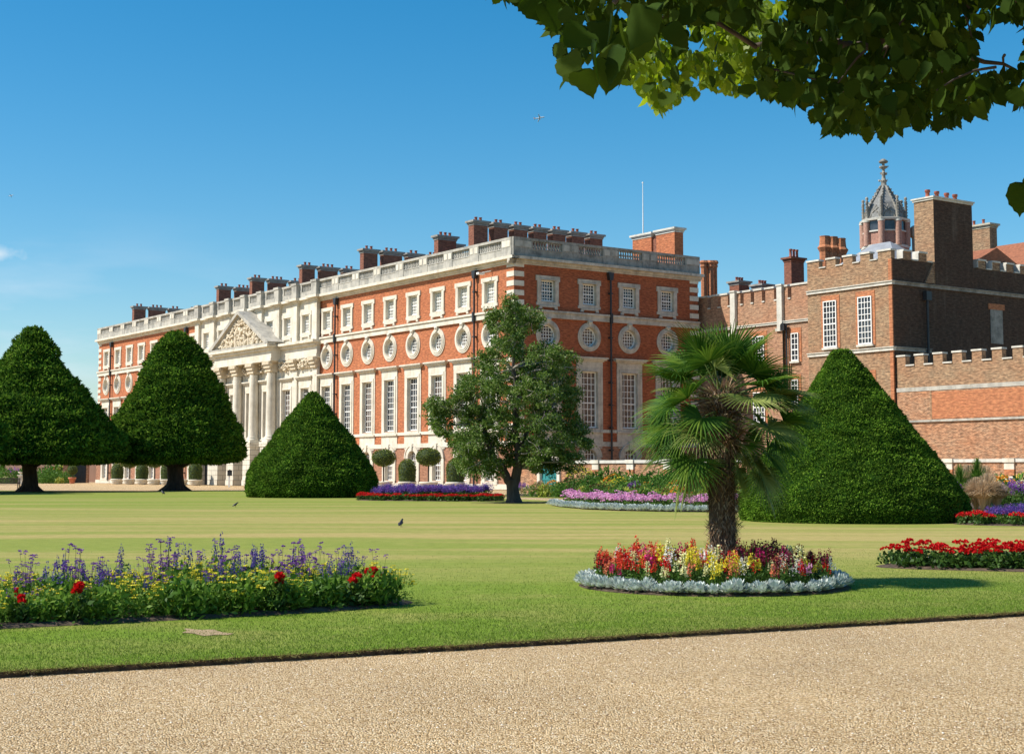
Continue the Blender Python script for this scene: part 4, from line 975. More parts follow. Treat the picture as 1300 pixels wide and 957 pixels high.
yew('clipped yew on a bare trunk whose edge just enters at the left border', (-45.9, 112, 0),
    [(13.75, .05), (13.65, .55), (12.95, 1.15), (11.6, 2.25), (9.8, 3.4), (8.5, 4.3), (7.5, 5.2), (6.3, 6.2), (5.1, 7.0), (4.0, 7.55), (3.1, 7.6), (2.6, 7.0), (2.45, 5.6), (2.6, 3.2), (3.0, .6)], 12000, .4, .8, (.62, 2.6), 0, .33, seed=2)
yew('tall narrow clipped yew on a bare trunk, in front of the palace far wing', (-30.1, 134, 0),
    [(14.25, .05), (14.1, .75), (13.4, 1.5), (12.9, 1.85), (11.1, 2.85), (9.5, 3.75), (7.7, 4.6), (6.5, 5.25), (5.1, 5.8), (4.0, 5.95), (3.1, 5.9), (2.65, 5.3), (2.5, 4.0), (2.7, 2.2), (3.1, .5)], 38000, .32, .5, (.72, 2.6), 0, .38, seed=4)
yew('smooth clipped yew cone reaching the ground in front of the white palace centre', (-13.15, 98.5, 0),
    [(6.9, .03), (6.85, .25), (6.5, .62), (5.65, 1.3), (4.45, 2.2), (3.4, 3.05), (2.5, 3.8), (1.7, 4.3), (1.0, 4.55), (.45, 4.55), (0.02, 4.3)], 42000, .17, .2, None, .0, .6, .95, seed=7)
yew('large clipped yew cone reaching the ground right of the palm', (11.4, 50.2, 0),
    [(5.72, .03), (5.68, .3), (5.3, .58), (4.7, .98), (3.95, 1.48), (3.3, 1.93), (2.65, 2.37), (2.0, 2.82), (1.42, 3.2), (.85, 3.55), (.45, 3.64), (.0, 3.55)], 105000, .085, .10, None, -.28, 1.1, 1.035, seed=9)

# ================================================================ EVERGREEN OAK
ok = thing('evergreen_tree', (0, 79.8, 0), 0, 'evergreen tree with forked dark trunk standing before the palace corner', 'tree')
s_ = .0123; cxx = lambda c: (c-385)*s_; czz = lambda c: (912-c)*s_
blobs = [(400, 95, 70), (350, 150, 75), (470, 130, 60), (380, 60, 38), (300, 110, 35), (400, 210, 80), (270, 300, 55), (320, 240, 55), (520, 290, 85), (610, 340, 70), (590, 290, 45), (420, 330, 90), (330, 370, 75), (570, 430, 95), (640, 460, 55), (470, 450, 100), (340, 480, 95), (240, 440, 80), (165, 420, 55), (150, 490, 75), (60, 530, 55), (40, 490, 35), (90, 580, 55), (230, 560, 90), (360, 590, 100), (500, 570, 100), (610, 560, 85), (670, 600, 50), (610, 680, 75), (500, 690, 85), (400, 700, 75), (290, 680, 95), (200, 660, 75), (230, 750, 60), (310, 760, 45), (560, 760, 55), (640, 740, 45), (500, 750, 45), (170, 730, 50), (150, 640, 45), (480, 380, 60), (200, 380, 30), (700, 660, 25)]
cl = []
for bx, bz, br in blobs:
    X, Z, Rr = cxx(bx), czz(bz), br*s_; reach = 4.2*math.sqrt(max(.1, 1-((Z-5.2)/6.0)**2))
    for k in range(3 if br > 60 else 2):
        yy = random.uniform(-1, 1)*math.sqrt(max(.05, reach**2-X*X*.6))*.9
        cl.append((X, yy, Z, Rr))
Ps, Ds = [], []
for X, Y_, Z, Rr in cl:
    nsub = int(4+10*Rr)
    for _ in range(nsub):
        d = Vector(rnd(1)[0]); c = Vector((X, Y_, Z))+d*Rr*random.uniform(.35, .95); m_ = int(random.uniform(50, 95)); sr = random.uniform(.18, .42)
        q = rnd(m_)*(RS.uniform(0, 1, m_)**.5)[:, None]*np.array([sr*1.25, sr*1.25, sr*.75])+np.array(c); Ps.append(q)
        Ds.append(unit(rnd(m_)+np.array(d)*.7+np.array([0, 0, -.1])))
P = np.concatenate(Ps); D = np.concatenate(Ds); n = len(P)
L_ = RS.uniform(.09, .19, n); Nn = unit(rnd(n)+np.array([0, 0, .6])); V = leafquads(P, D, Nn, L_, L_*.5)
mi = (RS.uniform(size=n) < .13).astype(np.int32)
tr_ = MB()
def limb(a, b, r0, r1, sag=.3, k=6, mb=tr_):
    a, b = Vector(a), Vector(b); pts = []; o = Vector((random.uniform(-1, 1), random.uniform(-1, 1), random.uniform(-.3, 1)))*sag
    for i in range(k+1): t = i/k; pts.append(a.lerp(b, t)+o*math.sin(t*math.pi)+Vector((random.uniform(-.04, .04),)*3))
    mb.tube(pts, [r0+(r1-r0)*i/k for i in range(k+1)], 8); return pts
mb = tr_
mb.tube([(.1, 0, -.1), (.08, 0, .25), (.02, 0, .8), (0, 0, 1.2)], [.52, .37, .31, .33], 12)
Lf = limb((-.05, 0, .95), (-.95, .1, 2.3), .24, .19, .1); Rt = limb((.08, 0, .95), (.4, -.1, 2.6), .27, .22, .05)
L2 = limb(Lf[-1], (-1.7, .3, 4.6), .17, .1); R2 = limb(Rt[-1], (.4, .1, 5.6), .2, .13); R3 = limb(Rt[-1], (2.0, .5, 5.0), .15, .09); R4 = limb(R2[-1], (.2, 0, 8.8), .13, .05)
tr_.build('trunk', M['bark'], ok)
mb2 = MB()
anch = L2+R2+R3+R4+Lf[3:]+Rt[3:]
for X, Y_, Z, Rr in cl:
    b = Vector((X, Y_, Z)); a = min(anch, key=lambda q: (q-b).length+max(0, q.z-b.z)*1.2); limb(a, b, .055, .018, .25, 5, mb2)
    for _ in range(2): limb(b, b+Vector(rnd(1)[0])*Rr*.9, .02, .008, .1, 3, mb2)
mb2.build('branches', M['pale_branch'], ok)
link('foliage', arrmesh('foliage', V, 4, [M['oak'], M['oak_warm']], mi), ok)
mb = MB(); mb.add([(2.2*math.cos(t)*(1+.1*math.sin(4*t))*.95, 1.3*math.sin(t), .006) for t in np.linspace(0, 2*math.pi, 40)[:-1]], [tuple(range(39))]); o = mb.build('bare_soil', M['soil'], None, (0, 79.8, 0)); structure(o)

# ================================================================ PALM
PX, PY = 3.02, 21.5
pm = thing('fan_palm', (PX, PY, 0), 0, 'fan palm with shaggy brown trunk rising from the round flower bed', 'palm')
mb = MB(); mb.tube([(0, 0, -.05), (.0, 0, .4), (-.02, 0, 1.2), (0, 0, 2.0), (.01, 0, 2.75)], [.17, .18, .19, .19, .15], 16); mb.build('trunk', M['fibre_core'], pm)
n = 9000; zz = RS.uniform(.0, 2.75, n); aa = RS.uniform(0, 6.2832, n); rr = .19+.03*np.sin(zz*17)+.015*np.sin(aa*5+zz*4); rr = rr*np.where(zz > 2.3, 1.0, 1.0)
O = np.stack([np.cos(aa), np.sin(aa), np.zeros(n)], 1); P = O*rr[:, None]*.9; P[:, 2] = zz
D = unit(O*RS.uniform(.05, .8, n)[:, None]+np.stack([RS.normal(0, .25, n), RS.normal(0, .25, n), RS.choice([-1, -.8, .6], n)], 1)); L_ = RS.uniform(.05, .17, n)
link('trunk_fibre', arrmesh('trunk_fibre', leafquads(P, D, O, L_, RS.uniform(.006, .02, n)), 4, [M['fibre']]), pm)
def fan(parent, base, direc, pl, R, droop, mat, fold, spread=2.5, nseg=34, roll=0.0):
    """one fan leaf: stalk, then pleated segments joined near the hub with free drooping tips"""
    d = Vector(direc).normalized(); up = Vector((0, 0, 1)); side = d.cross(up)
    side = side.normalized() if side.length > .1 else Vector((1, 0, 0)); nrm = side.cross(d).normalized()
    rot = Matrix.Rotation(roll, 3, d); side = rot @ side; nrm = rot @ nrm
    st = MB(); pts = []
    for i in range(6):
        t = i/5; pts.append(Vector(base)+d*pl*t+Vector((0, 0, -.10*pl*t*t)))
    st.tube(pts, [.016, .013, .011, .010, .009, .008], 6); hub = pts[-1]; lf = MB()
    tilt = -fold; d2 = (d*math.cos(tilt)+nrm*math.sin(tilt)).normalized(); n2 = side.cross(d2).normalized()
    for k in range(nseg):
        a = -spread/1+2*spread*k/(nseg-1); a *= .98; L0 = R*(.72+.28*math.cos(a*.55))*random.uniform(.92, 1.06)
        u = d2*math.cos(a)+side*math.sin(a); w = d2*(-math.sin(a))+side*math.cos(a)
        hw = .5*2*spread/(nseg-1)*.5*R*.95; pv = []
        dr = droop*random.uniform(.6, 1.5); kink = random.random() < .3
        ns = 6
        for i in range(ns+1):
            t = i/ns; rr_ = L0*t; c = hub+u*rr_+n2*(.10*R*math.sin(t*2.2))
            sagv = dr*max(0, t-.35)**2*R*(2.6 if kink else 1.2); c = c+Vector((0, 0, -sagv))-u*sagv*.25
            wd = hw*(t/.42 if t < .42 else max(.12, 1-(t-.42)/.58*.9)); wd = max(wd, .003)
            ridge = n2*wd*.55
            pv += [c-w*wd-ridge*0, c+ridge, c+w*wd-ridge*0]
        lf.add(pv, [(3*i, 3*i+1, 3*i+4, 3*i+3) for i in range(ns)]+[(3*i+1, 3*i+2, 3*i+5, 3*i+4) for i in range(ns)])
    o = lf.build('palm_leaf', mat, parent); st.build('leaf_stalk', M['petiole'], o); return o
rg = random.Random(5)
specs = []
for k in range(7): specs.append((k*2.4+.3, rg.uniform(62, 86), .42, .6, .25))
for k in range(9): specs.append((k*2.4+1.1, rg.uniform(32, 58), .56, .62, .5))
for k in range(15): specs.append((k*2.4+.2, rg.uniform(0, 34), .66, .62, .75))
for k in range(12): specs.append(((k % 2)*3.14+rg.uniform(-.95, .95), rg.uniform(-28, 2), .7, .6, .8))
for k in range(7): specs.append(((k % 2)*3.14+rg.uniform(-.8, .8), rg.uniform(-58, -32), .68, .52, .9))
for k in range(5): specs.append(((0, .3, -.35, .1, 2.9)[k], (8, 24, -12, -2, -6)[k], (.92, .9, .85, .8, .72)[k], .66, .5))
specs += [(3.0, -52, .8, .6, .7), (3.5, -44, .72, .58, .7), (2.6, -40, .7, .56, .6), (.15, -48, .72, .56, .7), (-.4, -38, .75, .56, .6), (4.2, -30, .6, .5, .6)]
for az, el, pl, R, dr in specs:
    az += rg.uniform(-.5, .5); el = min(88, el+rg.uniform(-14, 14)); e = math.radians(el); dv = (math.cos(az)*math.cos(e), math.sin(az)*math.cos(e), math.sin(e))
    hz = 2.80 if el > 30 else (2.66 if el > -4 else 2.44 if el > -30 else 2.28)
    fan(pm, (.08*math.cos(az), .08*math.sin(az), hz+rg.uniform(-.06, .06)), dv, pl*rg.uniform(.85, 1.12), R*rg.uniform(.92, 1.1), dr*.16, M['palm_old'] if (rg.random() < .12 or el < -45) else M['palm'], rg.uniform(.1, .45), rg.uniform(1.7, 2.3), roll=rg.uniform(-.6, .6))
# ragged dead sheaths under the crown
n = 900; zz = RS.uniform(2.0, 2.8, n); aa = RS.uniform(0, 6.28, n); O = np.stack([np.cos(aa), np.sin(aa), np.zeros(n)], 1); P = O*.16; P[:, 2] = zz
D = unit(O+np.stack([RS.normal(0, .3, n), RS.normal(0, .3, n), RS.normal(.1, .7, n)], 1)); link('leaf_bases', arrmesh('leaf_bases', leafquads(P, D, rnd(n), RS.uniform(.12, .4, n), RS.uniform(.01, .03, n)), 4, [M['fibre']]), pm)

# ================================================================ FLOWER BEDS
class PB:                                         # plant builder: leaf and petal faces in numpy
    def __init__(s): s.V = []; s.M = []; s.mats = []
    def mat(s, m):
        m = M[m]
        if m not in s.mats: s.mats.append(m)
        return s.mats.index(m)
    def leaves(s, n, fn, m, ln, wr=.4, dirfn=None):
        P = np.array([fn() for _ in range(n)]); D = unit(rnd(n)+np.array([0, 0, .35])) if dirfn is None else unit(np.array([dirfn(p) for p in P])+rnd(n)*.5)
        L = ln*RS.uniform(.6, 1.3, n); s.V.append(leafquads(P, D, rnd(n), L, L*wr)); s.M.append(np.full(n, s.mat(m)))
    def stalk(s, a, b, w, m):
        a, b = np.array(a, float), np.array(b, float); x = np.array([w, 0, 0]); y = np.array([0, w, 0])
        for q in (x, y): s.V.append(np.array([a-q, a+q, b+q, b-q])); s.M.append(np.array([s.mat(m)]))
    def spike(s, p, h, r, n, m, sz):
        """upright flower spike made of many little petals"""
        t = RS.uniform(0, 1, n); a = RS.uniform(0, 6.28, n); rr = r*(1-.75*t)
        O = np.stack([np.cos(a), np.sin(a), np.zeros(n)], 1); P = O*rr[:, None]*.5+np.array(p); P[:, 2] += t*h
        D = unit(O+np.array([0, 0, .3])+rnd(n)*.4); s.V.append(leafquads(P, D, rnd(n), sz*(1.2-.6*t), sz*.75*(1.2-.6*t))); s.M.append(np.full(n, s.mat(m)))
    def head(s, p, r, n, m, flat=.5):
        """round or flat flower head"""
        D = rnd(n); D[:, 2] = np.abs(D[:, 2])*flat+.02; P = np.array(p)+D*r*.3; s.V.append(leafquads(P, D, rnd(n)+np.array([0, 0, .5]), np.full(n, r*.8), np.full(n, r*.8))); s.M.append(np.full(n, s.mat(m)))
    def mesh(s, name):
        V = np.concatenate(s.V); mi = np.concatenate(s.M); return arrmesh(name, V, 4, s.mats, mi)
def dome_pt(r, h, low=.0):
    def f():
        a = random.random()*6.283; q = math.sqrt(random.random()); z = h*(low+(1-low)*random.random())*math.sqrt(max(0, 1-.55*q*q)); return (r*q*math.cos(a), r*q*math.sin(a), z)
    return f
PROTO = {}
def proto(key, name, leafpb, flowpb, flname='flowers'):
    PROTO[key] = (name, leafpb.mesh('foliage') if leafpb else None, flowpb.mesh(flname) if flowpb else None, flname)
def plant(key, x, y, s, label, cat, group, z=0.0, rot=None):
    name, lm, fm, fl = PROTO[key]
    o = bpy.data.objects.new(name, None); C.objects.link(o); o.location = (x, y, z); o.rotation_euler[2] = random.uniform(0, 6.28) if rot is None else rot; o.scale = (s, s, s*random.uniform(.9, 1.1)); o.empty_display_size = .1
    tag(o, label, cat, group)
    if lm: link('foliage', lm, o)
    if fm: link(fl, fm, o)
    return o
# snapdragons in eight colours, two shapes of each
for ci, colr in enumerate(['red', 'scarlet', 'magenta', 'yellow', 'cream', 'coral', 'maroon', 'white', 'pink']):
    for v_ in range(2):
        g = PB(); f = PB(); h = .43
        g.leaves(110, dome_pt(.11, .28), 'leaf' if v_ else 'leaf_dark', .07, .3)
        for k in range(4):
            a = random.random()*6.28; r = random.uniform(.02, .12); x, y = r*math.cos(a), r*math.sin(a); hh = h*random.uniform(.72, 1.18)
            g.stalk((x*.4, y*.4, 0), (x, y, hh), .004, 'leaf'); f.spike((x, y, hh-.11), .16, .045, 30, colr, .038)
        proto(f'snap{ci}{v_}', 'snapdragon', g, f)
for v_ in range(3):                               # silver ragwort
    g = PB(); n = 230
    for k in range(n):
        a = random.random()*6.28; el = random.uniform(.15, 1.35); d = np.array([math.cos(a)*math.cos(el), math.sin(a)*math.cos(el), math.sin(el)])
        L0 = random.uniform(.05, .15); P = d*L0*.6; D = d+np.array([0, 0, .15]); Nn = np.array([[0, 0, 1.]])+rnd(1)*.3
        g.V.append(leafquads(P[None], D[None], Nn, [.055], [.032])); g.M.append(np.array([g.mat('silver')]))
    proto(f'silver{v_}', 'silver_leaf_plant', g, None)
# mixed border plants of the near left bed
for v_ in range(3):
    g = PB(); f = PB(); g.leaves(260, dome_pt(.2, .46), 'leaf', .085, .36)
    for k in range(4):
        a = random.random()*6.28; r = random.uniform(0, .18); x, y = r*math.cos(a), r*math.sin(a); hh = random.uniform(.38, .6); g.stalk((x*.5, y*.5, .1), (x, y, hh), .003, 'leaf'); f.spike((x, y, hh-.03), .15, .028, 42, 'blue', .024)
    proto(f'salvia{v_}', 'blue_salvia', g, f)
    g = PB(); f = PB(); g.leaves(270, dome_pt(.22, .46), 'leaf_light', .06, .25)
    for k in range(20):
        a = random.random()*6.28; r = .23*math.sqrt(random.random()); x, y = r*math.cos(a), r*math.sin(a); hh = .46+random.uniform(-.17, .09)-r*.3; g.stalk((x*.6, y*.6, .2), (x, y, hh), .002, 'leaf'); f.head((x, y, hh), .034, 9, 'yellow', .12)
    proto(f'daisy{v_}', 'yellow_daisy_plant', g, f)
    g = PB(); f = PB(); g.leaves(90, dome_pt(.12, .3), 'leaf_dark', .09, .2)
    for k in range(8):
        a = random.random()*6.28; r = random.uniform(.02, .22); x, y = r*math.cos(a), r*math.sin(a); hh = random.uniform(.42, .78); g.stalk((x*.2, y*.2, 0), (x, y, hh), .0022, 'leaf_dark')
        for q in range(4): f.head((x+random.uniform(-.035, .035), y+random.uniform(-.035, .035), hh+random.uniform(-.03, .02)), .024, 9, 'purple', .6)
    proto(f'verbena{v_}', 'purple_verbena', g, f)
    g = PB(); f = PB(); g.leaves(240, dome_pt(.2, .4), ['leaf_light', 'leaf_light', 'leaf'][v_], .11, .42)
    proto(f'green{v_}', 'leafy_bedding_plant', g, None)
    g = PB(); f = PB(); g.leaves(150, dome_pt(.15, .3), 'leaf_dark', .1, .5)
    for k in range(2): f.head((random.uniform(-.06, .06), random.uniform(-.06, .06), .33+.06*k), .075, 40, 'red', .9)
    proto(f'dahlia{v_}', 'red_dahlia', g, f)
    g = PB(); f = PB(); g.leaves(130, dome_pt(.17, .22), 'leaf_dark', .07, .8)   # geraniums
    for k in range(7):
        a = random.random()*6.28; r = .15*math.sqrt(random.random()); hh = random.uniform(.24, .34); f.head((r*math.cos(a), r*math.sin(a), hh), .045, 22, 'red', .9)
    proto(f'geranium{v_}', 'red_geranium', g, f)
    g = PB(); f = PB(); g.leaves(110, dome_pt(.24, .28), 'leaf_dark', .10, .7)   # distant bedding
    for k in range(34):
        a = random.random()*6.28; q = math.sqrt(random.random()); f.head((.24*q*math.cos(a), .24*q*math.sin(a), .3*math.sqrt(1-.5*q*q)), .06, 6, 'red', .8)
    proto(f'begonia{v_}', 'red_begonia', g, f)
    g = PB(); f = PB(); g.leaves(110, dome_pt(.26, .42), 'leaf', .14, .3)
    for k in range(26):
        a = random.random()*6.28; r = .28*math.sqrt(random.random()); x, y = r*math.cos(a), r*math.sin(a); f.spike((x, y, .42), random.uniform(.22, .36), .05, 12, 'blue' if random.random() < .75 else 'purple', .06)
    proto(f'fsalvia{v_}', 'violet_salvia', g, f)
    g = PB(); f = PB(); g.leaves(110, dome_pt(.26, .4), 'leaf', .1, .4)
    for k in range(30):
        a = random.random()*6.28; q = math.sqrt(random.random()); f.head((.3*q*math.cos(a), .3*q*math.sin(a), .44*math.sqrt(1-.5*q*q)+random.uniform(-.05, .08)), .06, 7, 'pink', .5)
    proto(f'petunia{v_}', 'pink_flower_clump', g, f)
# herbaceous border clumps (each a metre or so)
def clump(key, name, leafm, r, h, nl, ll, wr, flm=None, nf=0, fr=.08, spiky=False, grass=False):
    for v_ in range(2):
        g = PB(); f = PB() if flm else None
        if grass:
            n = nl//2; a = RS.uniform(0, 6.28, n); out_ = RS.uniform(.1, 1.15, n)
            for seg in range(3):
                t0, t1 = seg/3, (seg+1)/3; q = lambda t: np.stack([np.cos(a)*r*out_*t**1.3, np.sin(a)*r*out_*t**1.3, h*(t*1.6-t*t*.85*(.6+out_*.6))], 1)
                P0, P1 = q(t0), q(t1); sd = np.stack([-np.sin(a), np.cos(a), np.zeros(n)], 1)*.012*(1-seg*.25)
                g.V.append(np.stack([P0-sd, P0+sd, P1+sd*.7, P1-sd*.7], 1).reshape(-1, 3)); g.M.append(np.full(n, g.mat(leafm)))
        else: g.leaves(nl, dome_pt(r, h), leafm, ll, wr)
        for k in range(nf):
            a = random.random()*6.28; q = math.sqrt(random.random()); x, y = r*q*math.cos(a), r*q*math.sin(a); zz = h*math.sqrt(max(0, 1-.55*q*q))
            if spiky: f.spike((x, y, zz-.05), .35, .07, 16, flm, .07)
            else: f.head((x, y, zz), fr, 8, flm, .6)
        proto(f'{key}{v_}', name, g, f)
clump('bpurple', 'purple_flowering_plant', 'leaf_dark', .6, .9, 420, .13, .3, 'purple', 40, .07, True)
clump('byellow', 'yellow_flowering_plant', 'leaf', .6, 1.25, 520, .15, .3, 'yellow', 38, .07)
clump('borange', 'orange_flowering_plant', 'leaf', .5, 1.0, 420, .16, .25, 'orange', 34, .09)
clump('bgreen', 'leafy_border_plant', 'leaf', .7, 1.1, 560, .2, .4)
clump('bdark', 'dark_leafy_border_plant', 'leaf_dark', .65, 1.0, 520, .16, .35, 'maroon', 10, .07)
clump('blime', 'yellow_leaved_plant', 'leaf_yellow', .55, .85, 460, .22, .35, 'coral', 8, .06)
clump('bwhite', 'white_flowering_plant', 'leaf', .5, .9, 380, .14, .3, 'cream', 26, .06)
clump('bgrass', 'tawny_ornamental_grass', 'straw', .85, 1.15, 1500, 0, 0, grass=True)
clump('bgreengrass', 'tall_green_grass', 'leaf', .6, 1.5, 900, 0, 0, grass=True)

def bed(name, pts, z=.03): 
    mb = MB(); n = len(pts); cx = sum(p[0] for p in pts)/n; cy = sum(p[1] for p in pts)/n
    mb.add([(x, y, .003) for x, y in pts]+[(cx+(x-cx)*.93, cy+(y-cy)*.93, z+random.uniform(0, .02)) for x, y in pts]+[(cx, cy, z+.02)],
           [(i, (i+1) % n, n+(i+1) % n, n+i) for i in range(n)]+[(n+i, n+(i+1) % n, 2*n) for i in range(n)])
    return structure(mb.build('flower_bed', M['soil']))
def rot2(x, y, a): return (x*math.cos(a)-y*math.sin(a), x*math.sin(a)+y*math.cos(a))
def superell(cx, cy, a, b, ang, n=48, p=2.6):
    out = []
    for k in range(n):
        t = 2*math.pi*k/n; c, s = math.cos(t), math.sin(t); x = a*math.copysign(abs(c)**(2/p), c); y = b*math.copysign(abs(s)**(2/p), s); q = rot2(x, y, ang); out.append((cx+q[0], cy+q[1]))
    return out
def inside(cx, cy, a, b, ang, p=2.6):
    while True:
        x, y = random.uniform(-a, a), random.uniform(-b, b)
        if abs(x/a)**p+abs(y/b)**p < 1: q = rot2(x, y, ang); return cx+q[0], cy+q[1], x/a, y/b
def grid_in(a, b, st, p=2.6, jit=.35):
    out = []
    ny = int(2*b/st)+1; nx = int(2*a/st)+1
    for j in range(ny):
        for i in range(nx):
            x = -a+2*a*(i+.5*(j % 2))/nx+random.uniform(-1, 1)*st*jit; y = -b+2*b*(j+.5)/ny+random.uniform(-1, 1)*st*jit
            if abs(x/a)**p+abs(y/b)**p < 1: out.append((x, y))
    return out

# round bed round the palm
BX, BY, BR = 2.86, 21.4, 1.93
bed('flower_bed', superell(BX, BY, BR-.02, BR-.02, 0, 48, 2))
k = 0; nrg = 74
for i in range(nrg):
    a = 2*math.pi*i/nrg+random.uniform(-.02, .02); r = BR-.13+random.uniform(-.08, .06)
    plant(f'silver{i%3}', BX+r*math.cos(a), BY+r*math.sin(a), random.uniform(.95, 1.45), 'silver-leaved plant in the felted rim of the round palm bed', 'silver plant', 'silver plants edging the palm bed', .03)
names = ['red', 'scarlet', 'magenta', 'yellow', 'cream', 'coral', 'maroon', 'white', 'pink']
adj = {'red': 'red', 'scarlet': 'scarlet', 'magenta': 'magenta', 'yellow': 'yellow', 'cream': 'cream', 'coral': 'coral', 'maroon': 'dark maroon', 'white': 'white', 'pink': 'pale pink'}
for x, y in grid_in(BR-.22, BR-.22, .225, 2):
    if math.hypot(x+BX-PX, y+BY-PY) < .3: continue
    q = noise.noise(Vector((x*.9+3, y*1.1, 1.7))); t = x/BR+q*.9
    if t < -.6: wts = [4, 5, 1, 1.2, 1, 1.5, 1, .2, .4]
    elif t < -.05: wts = [1.5, 1.5, 1, 6, 4, 1.5, .3, .5, .5]
    elif t < .4: wts = [2, 1.2, 1, 4, 3.5, 3.5, .8, 1, .6]
    elif t < .75: wts = [2, .5, 2, .3, .5, 2, 5, 2, 1]
    else: wts = [4, 2, 3, .1, .1, 3, 5, .2, .5]
    ci = random.choices(range(9), wts)[0]; s = random.uniform(.78, 1.12)*(1.0 if math.hypot(x, y) < 1.4 else .82)
    plant(f'snap{ci}{random.randint(0,1)}', BX+x, BY+y, s, f'{adj[names[ci]]} snapdragon in the round bed under the palm', 'snapdragon', f'{adj[names[ci]]} snapdragons under the palm', .04)

# long mixed bed at the left
LA = math.atan2(2.25, 4.0); LX, LY, La, Lb = -4.75, 18.05, 4.35, 1.15
LX, LY = -1.42-La*math.cos(LA), 19.05-La*math.sin(LA)
bed('flower_bed', superell(LX, LY, La+.05, Lb+.05, LA, 60, 3))
for x, y in grid_in(La-.05, Lb-.05, .215, 3):
    q = rot2(x, y, LA); wx, wy = LX+q[0], LY+q[1]; front_ = -y/Lb   # 1 = towards the path
    nn = noise.noise(Vector((x*1.1, y*1.3, 4.2)))
    if front_ > .62: kd = random.choices(['green', 'salvia', 'dahlia', 'daisy'], [6, .5, .6, 3])[0]
    elif front_ > -.2: kd = random.choices(['daisy', 'salvia', 'green', 'verbena', 'dahlia'], [max(.3, 3.2+nn*7), max(.5, 2.2-nn*3), 2.4, 2.2, .5])[0]
    else: kd = random.choices(['daisy', 'salvia', 'verbena', 'green'], [3.6, max(.6, 2.4+nn*3), max(.6, 3.6-nn*3), 2.0])[0]
    v_ = random.randint(0, 2); s = random.uniform(.7, 1.0)*(.95 if front_ > .6 else .92)*(1+.22*noise.noise(Vector((x*.8, 2, 7))))
    lab = {'green': ('leafy green bedding plant with no flowers in the long left bed', 'bedding plant', 'leafy plants of the long left bed'),
           'salvia': ('blue-violet salvia spikes in the long left bed', 'salvia', 'blue salvias of the long left bed'),
           'daisy': ('yellow daisies in the long left bed', 'daisies', 'yellow daisies of the long left bed'),
           'verbena': ('tall thin-stemmed purple verbena in the long left bed', 'verbena', 'purple verbena of the long left bed'),
           'dahlia': ('bright red dahlia in the long left bed', 'dahlia', 'red dahlias of the long left bed')}[kd]
    plant(f'{kd}{v_}', wx, wy, s*(1.12 if kd == 'salvia' and front_ < .5 else 1), *lab, z=.03)

# geranium bed at the right
GA = math.atan2(-1.5, 4.6); Ga, Gb = 3.3, .75; GX, GY = 6.25+Ga*math.cos(GA)+.1, 25.5+Ga*math.sin(GA)+.35
bed('flower_bed', superell(GX, GY, Ga+.1, Gb+.1, GA, 48, 3))
for x, y in grid_in(Ga-.05, Gb-.05, .27, 3):
    q = rot2(x, y, GA); kd = 'silver' if (y > -.35 and noise.noise(Vector((x*1.3, y*1.6, 9))) > .05) else 'geranium'
    if x > .2 and y > 0 and random.random() < .18: kd = 'salvia'
    lab = {'geranium': ('bright red geranium in the bed at the right edge', 'geranium', 'red geraniums at the right edge'), 'silver': ('silver-leaved plant among the red geraniums', 'silver plant', 'silver plants among the geraniums'), 'salvia': ('low blue-violet salvia among the red geraniums', 'salvia', 'salvias among the geraniums')}[kd]
    plant(f'{kd}{random.randint(0,2)}', GX+q[0], GY+q[1], random.uniform(.95, 1.2) if kd != 'salvia' else .6, *lab, z=.03)

# violet and red bed by the evergreen tree
FA = math.atan2(84.2-94.5, -.57+9.93)*.55; Fa, Fb = 4.5, 2.3; FX, FY = -4.7, 86.5
bed('flower_bed', superell(FX, FY, Fa+.15, Fb+.15, FA, 48, 2.4))
for x, y in grid_in(Fa, Fb, .46, 2.4):
    rr_ = max(abs(x/Fa)**2.4+abs(y/Fb)**2.4, 0)
    q = rot2(x, y, FA)
    if rr_ > .58: plant(f'begonia{random.randint(0,2)}', FX+q[0], FY+q[1], random.uniform(1.0, 1.25), 'red begonia in the low rim of the violet bed', 'begonia', 'red begonias round the violet bed', .03)
    else: plant(f'fsalvia{random.randint(0,2)}', FX+q[0], FY+q[1], random.uniform(1.0, 1.25), 'violet salvia massed inside the red rim', 'salvia', 'violet salvias inside the red rim', .03)

# pink bed edged in silver
pts = [(1.95, 73.5), (2.4, 69.3), (3.3, 65.2), (4.6, 62.8), (6.6, 61.2), (8.8, 60.6), (11.5, 60.6)]
outp = [(3.6, 76.5), (6.5, 78.5), (10, 76), (12.5, 70)]
bed('flower_bed', pts+outp[::-1][:0]+[(12.5, 66), (12.5, 70), (10, 76), (6.5, 78.5), (3.6, 76.5)])
def along(pts, st):
    out = []; acc = 0
    for (x0, y0), (x1, y1) in zip(pts[:-1], pts[1:]):
        L = math.hypot(x1-x0, y1-y0); k = max(1, int(round(L/st)))
        for i in range(k): out.append((x0+(x1-x0)*i/k, y0+(y1-y0)*i/k))
    return out
i = 0
for x, y in along(pts, .34):
    i += 1; plant(f'silver{i%3}', x+random.uniform(-.05, .05), y+.2, random.uniform(2.0, 2.5), 'silver-leaved plant edging the pink flower bed', 'silver plant', 'silver plants edging the pink bed', .02)
ctr = np.array([7.5, 70.0])
for ring_, (fr_, cnt) in enumerate(((.85, .5), (.74, .5), (.62, .55))):
    for x, y in along([tuple(ctr+(np.array(p)-ctr)*fr_) for p in pts], cnt):
        plant(f'petunia{random.randint(0,2)}', x+random.uniform(-.12, .12), y+random.uniform(-.1, .1), random.uniform(1.05, 1.45), 'pink flowers massed behind the silver edging', 'pink flowers', 'pink flowers behind the silver edging', .02)
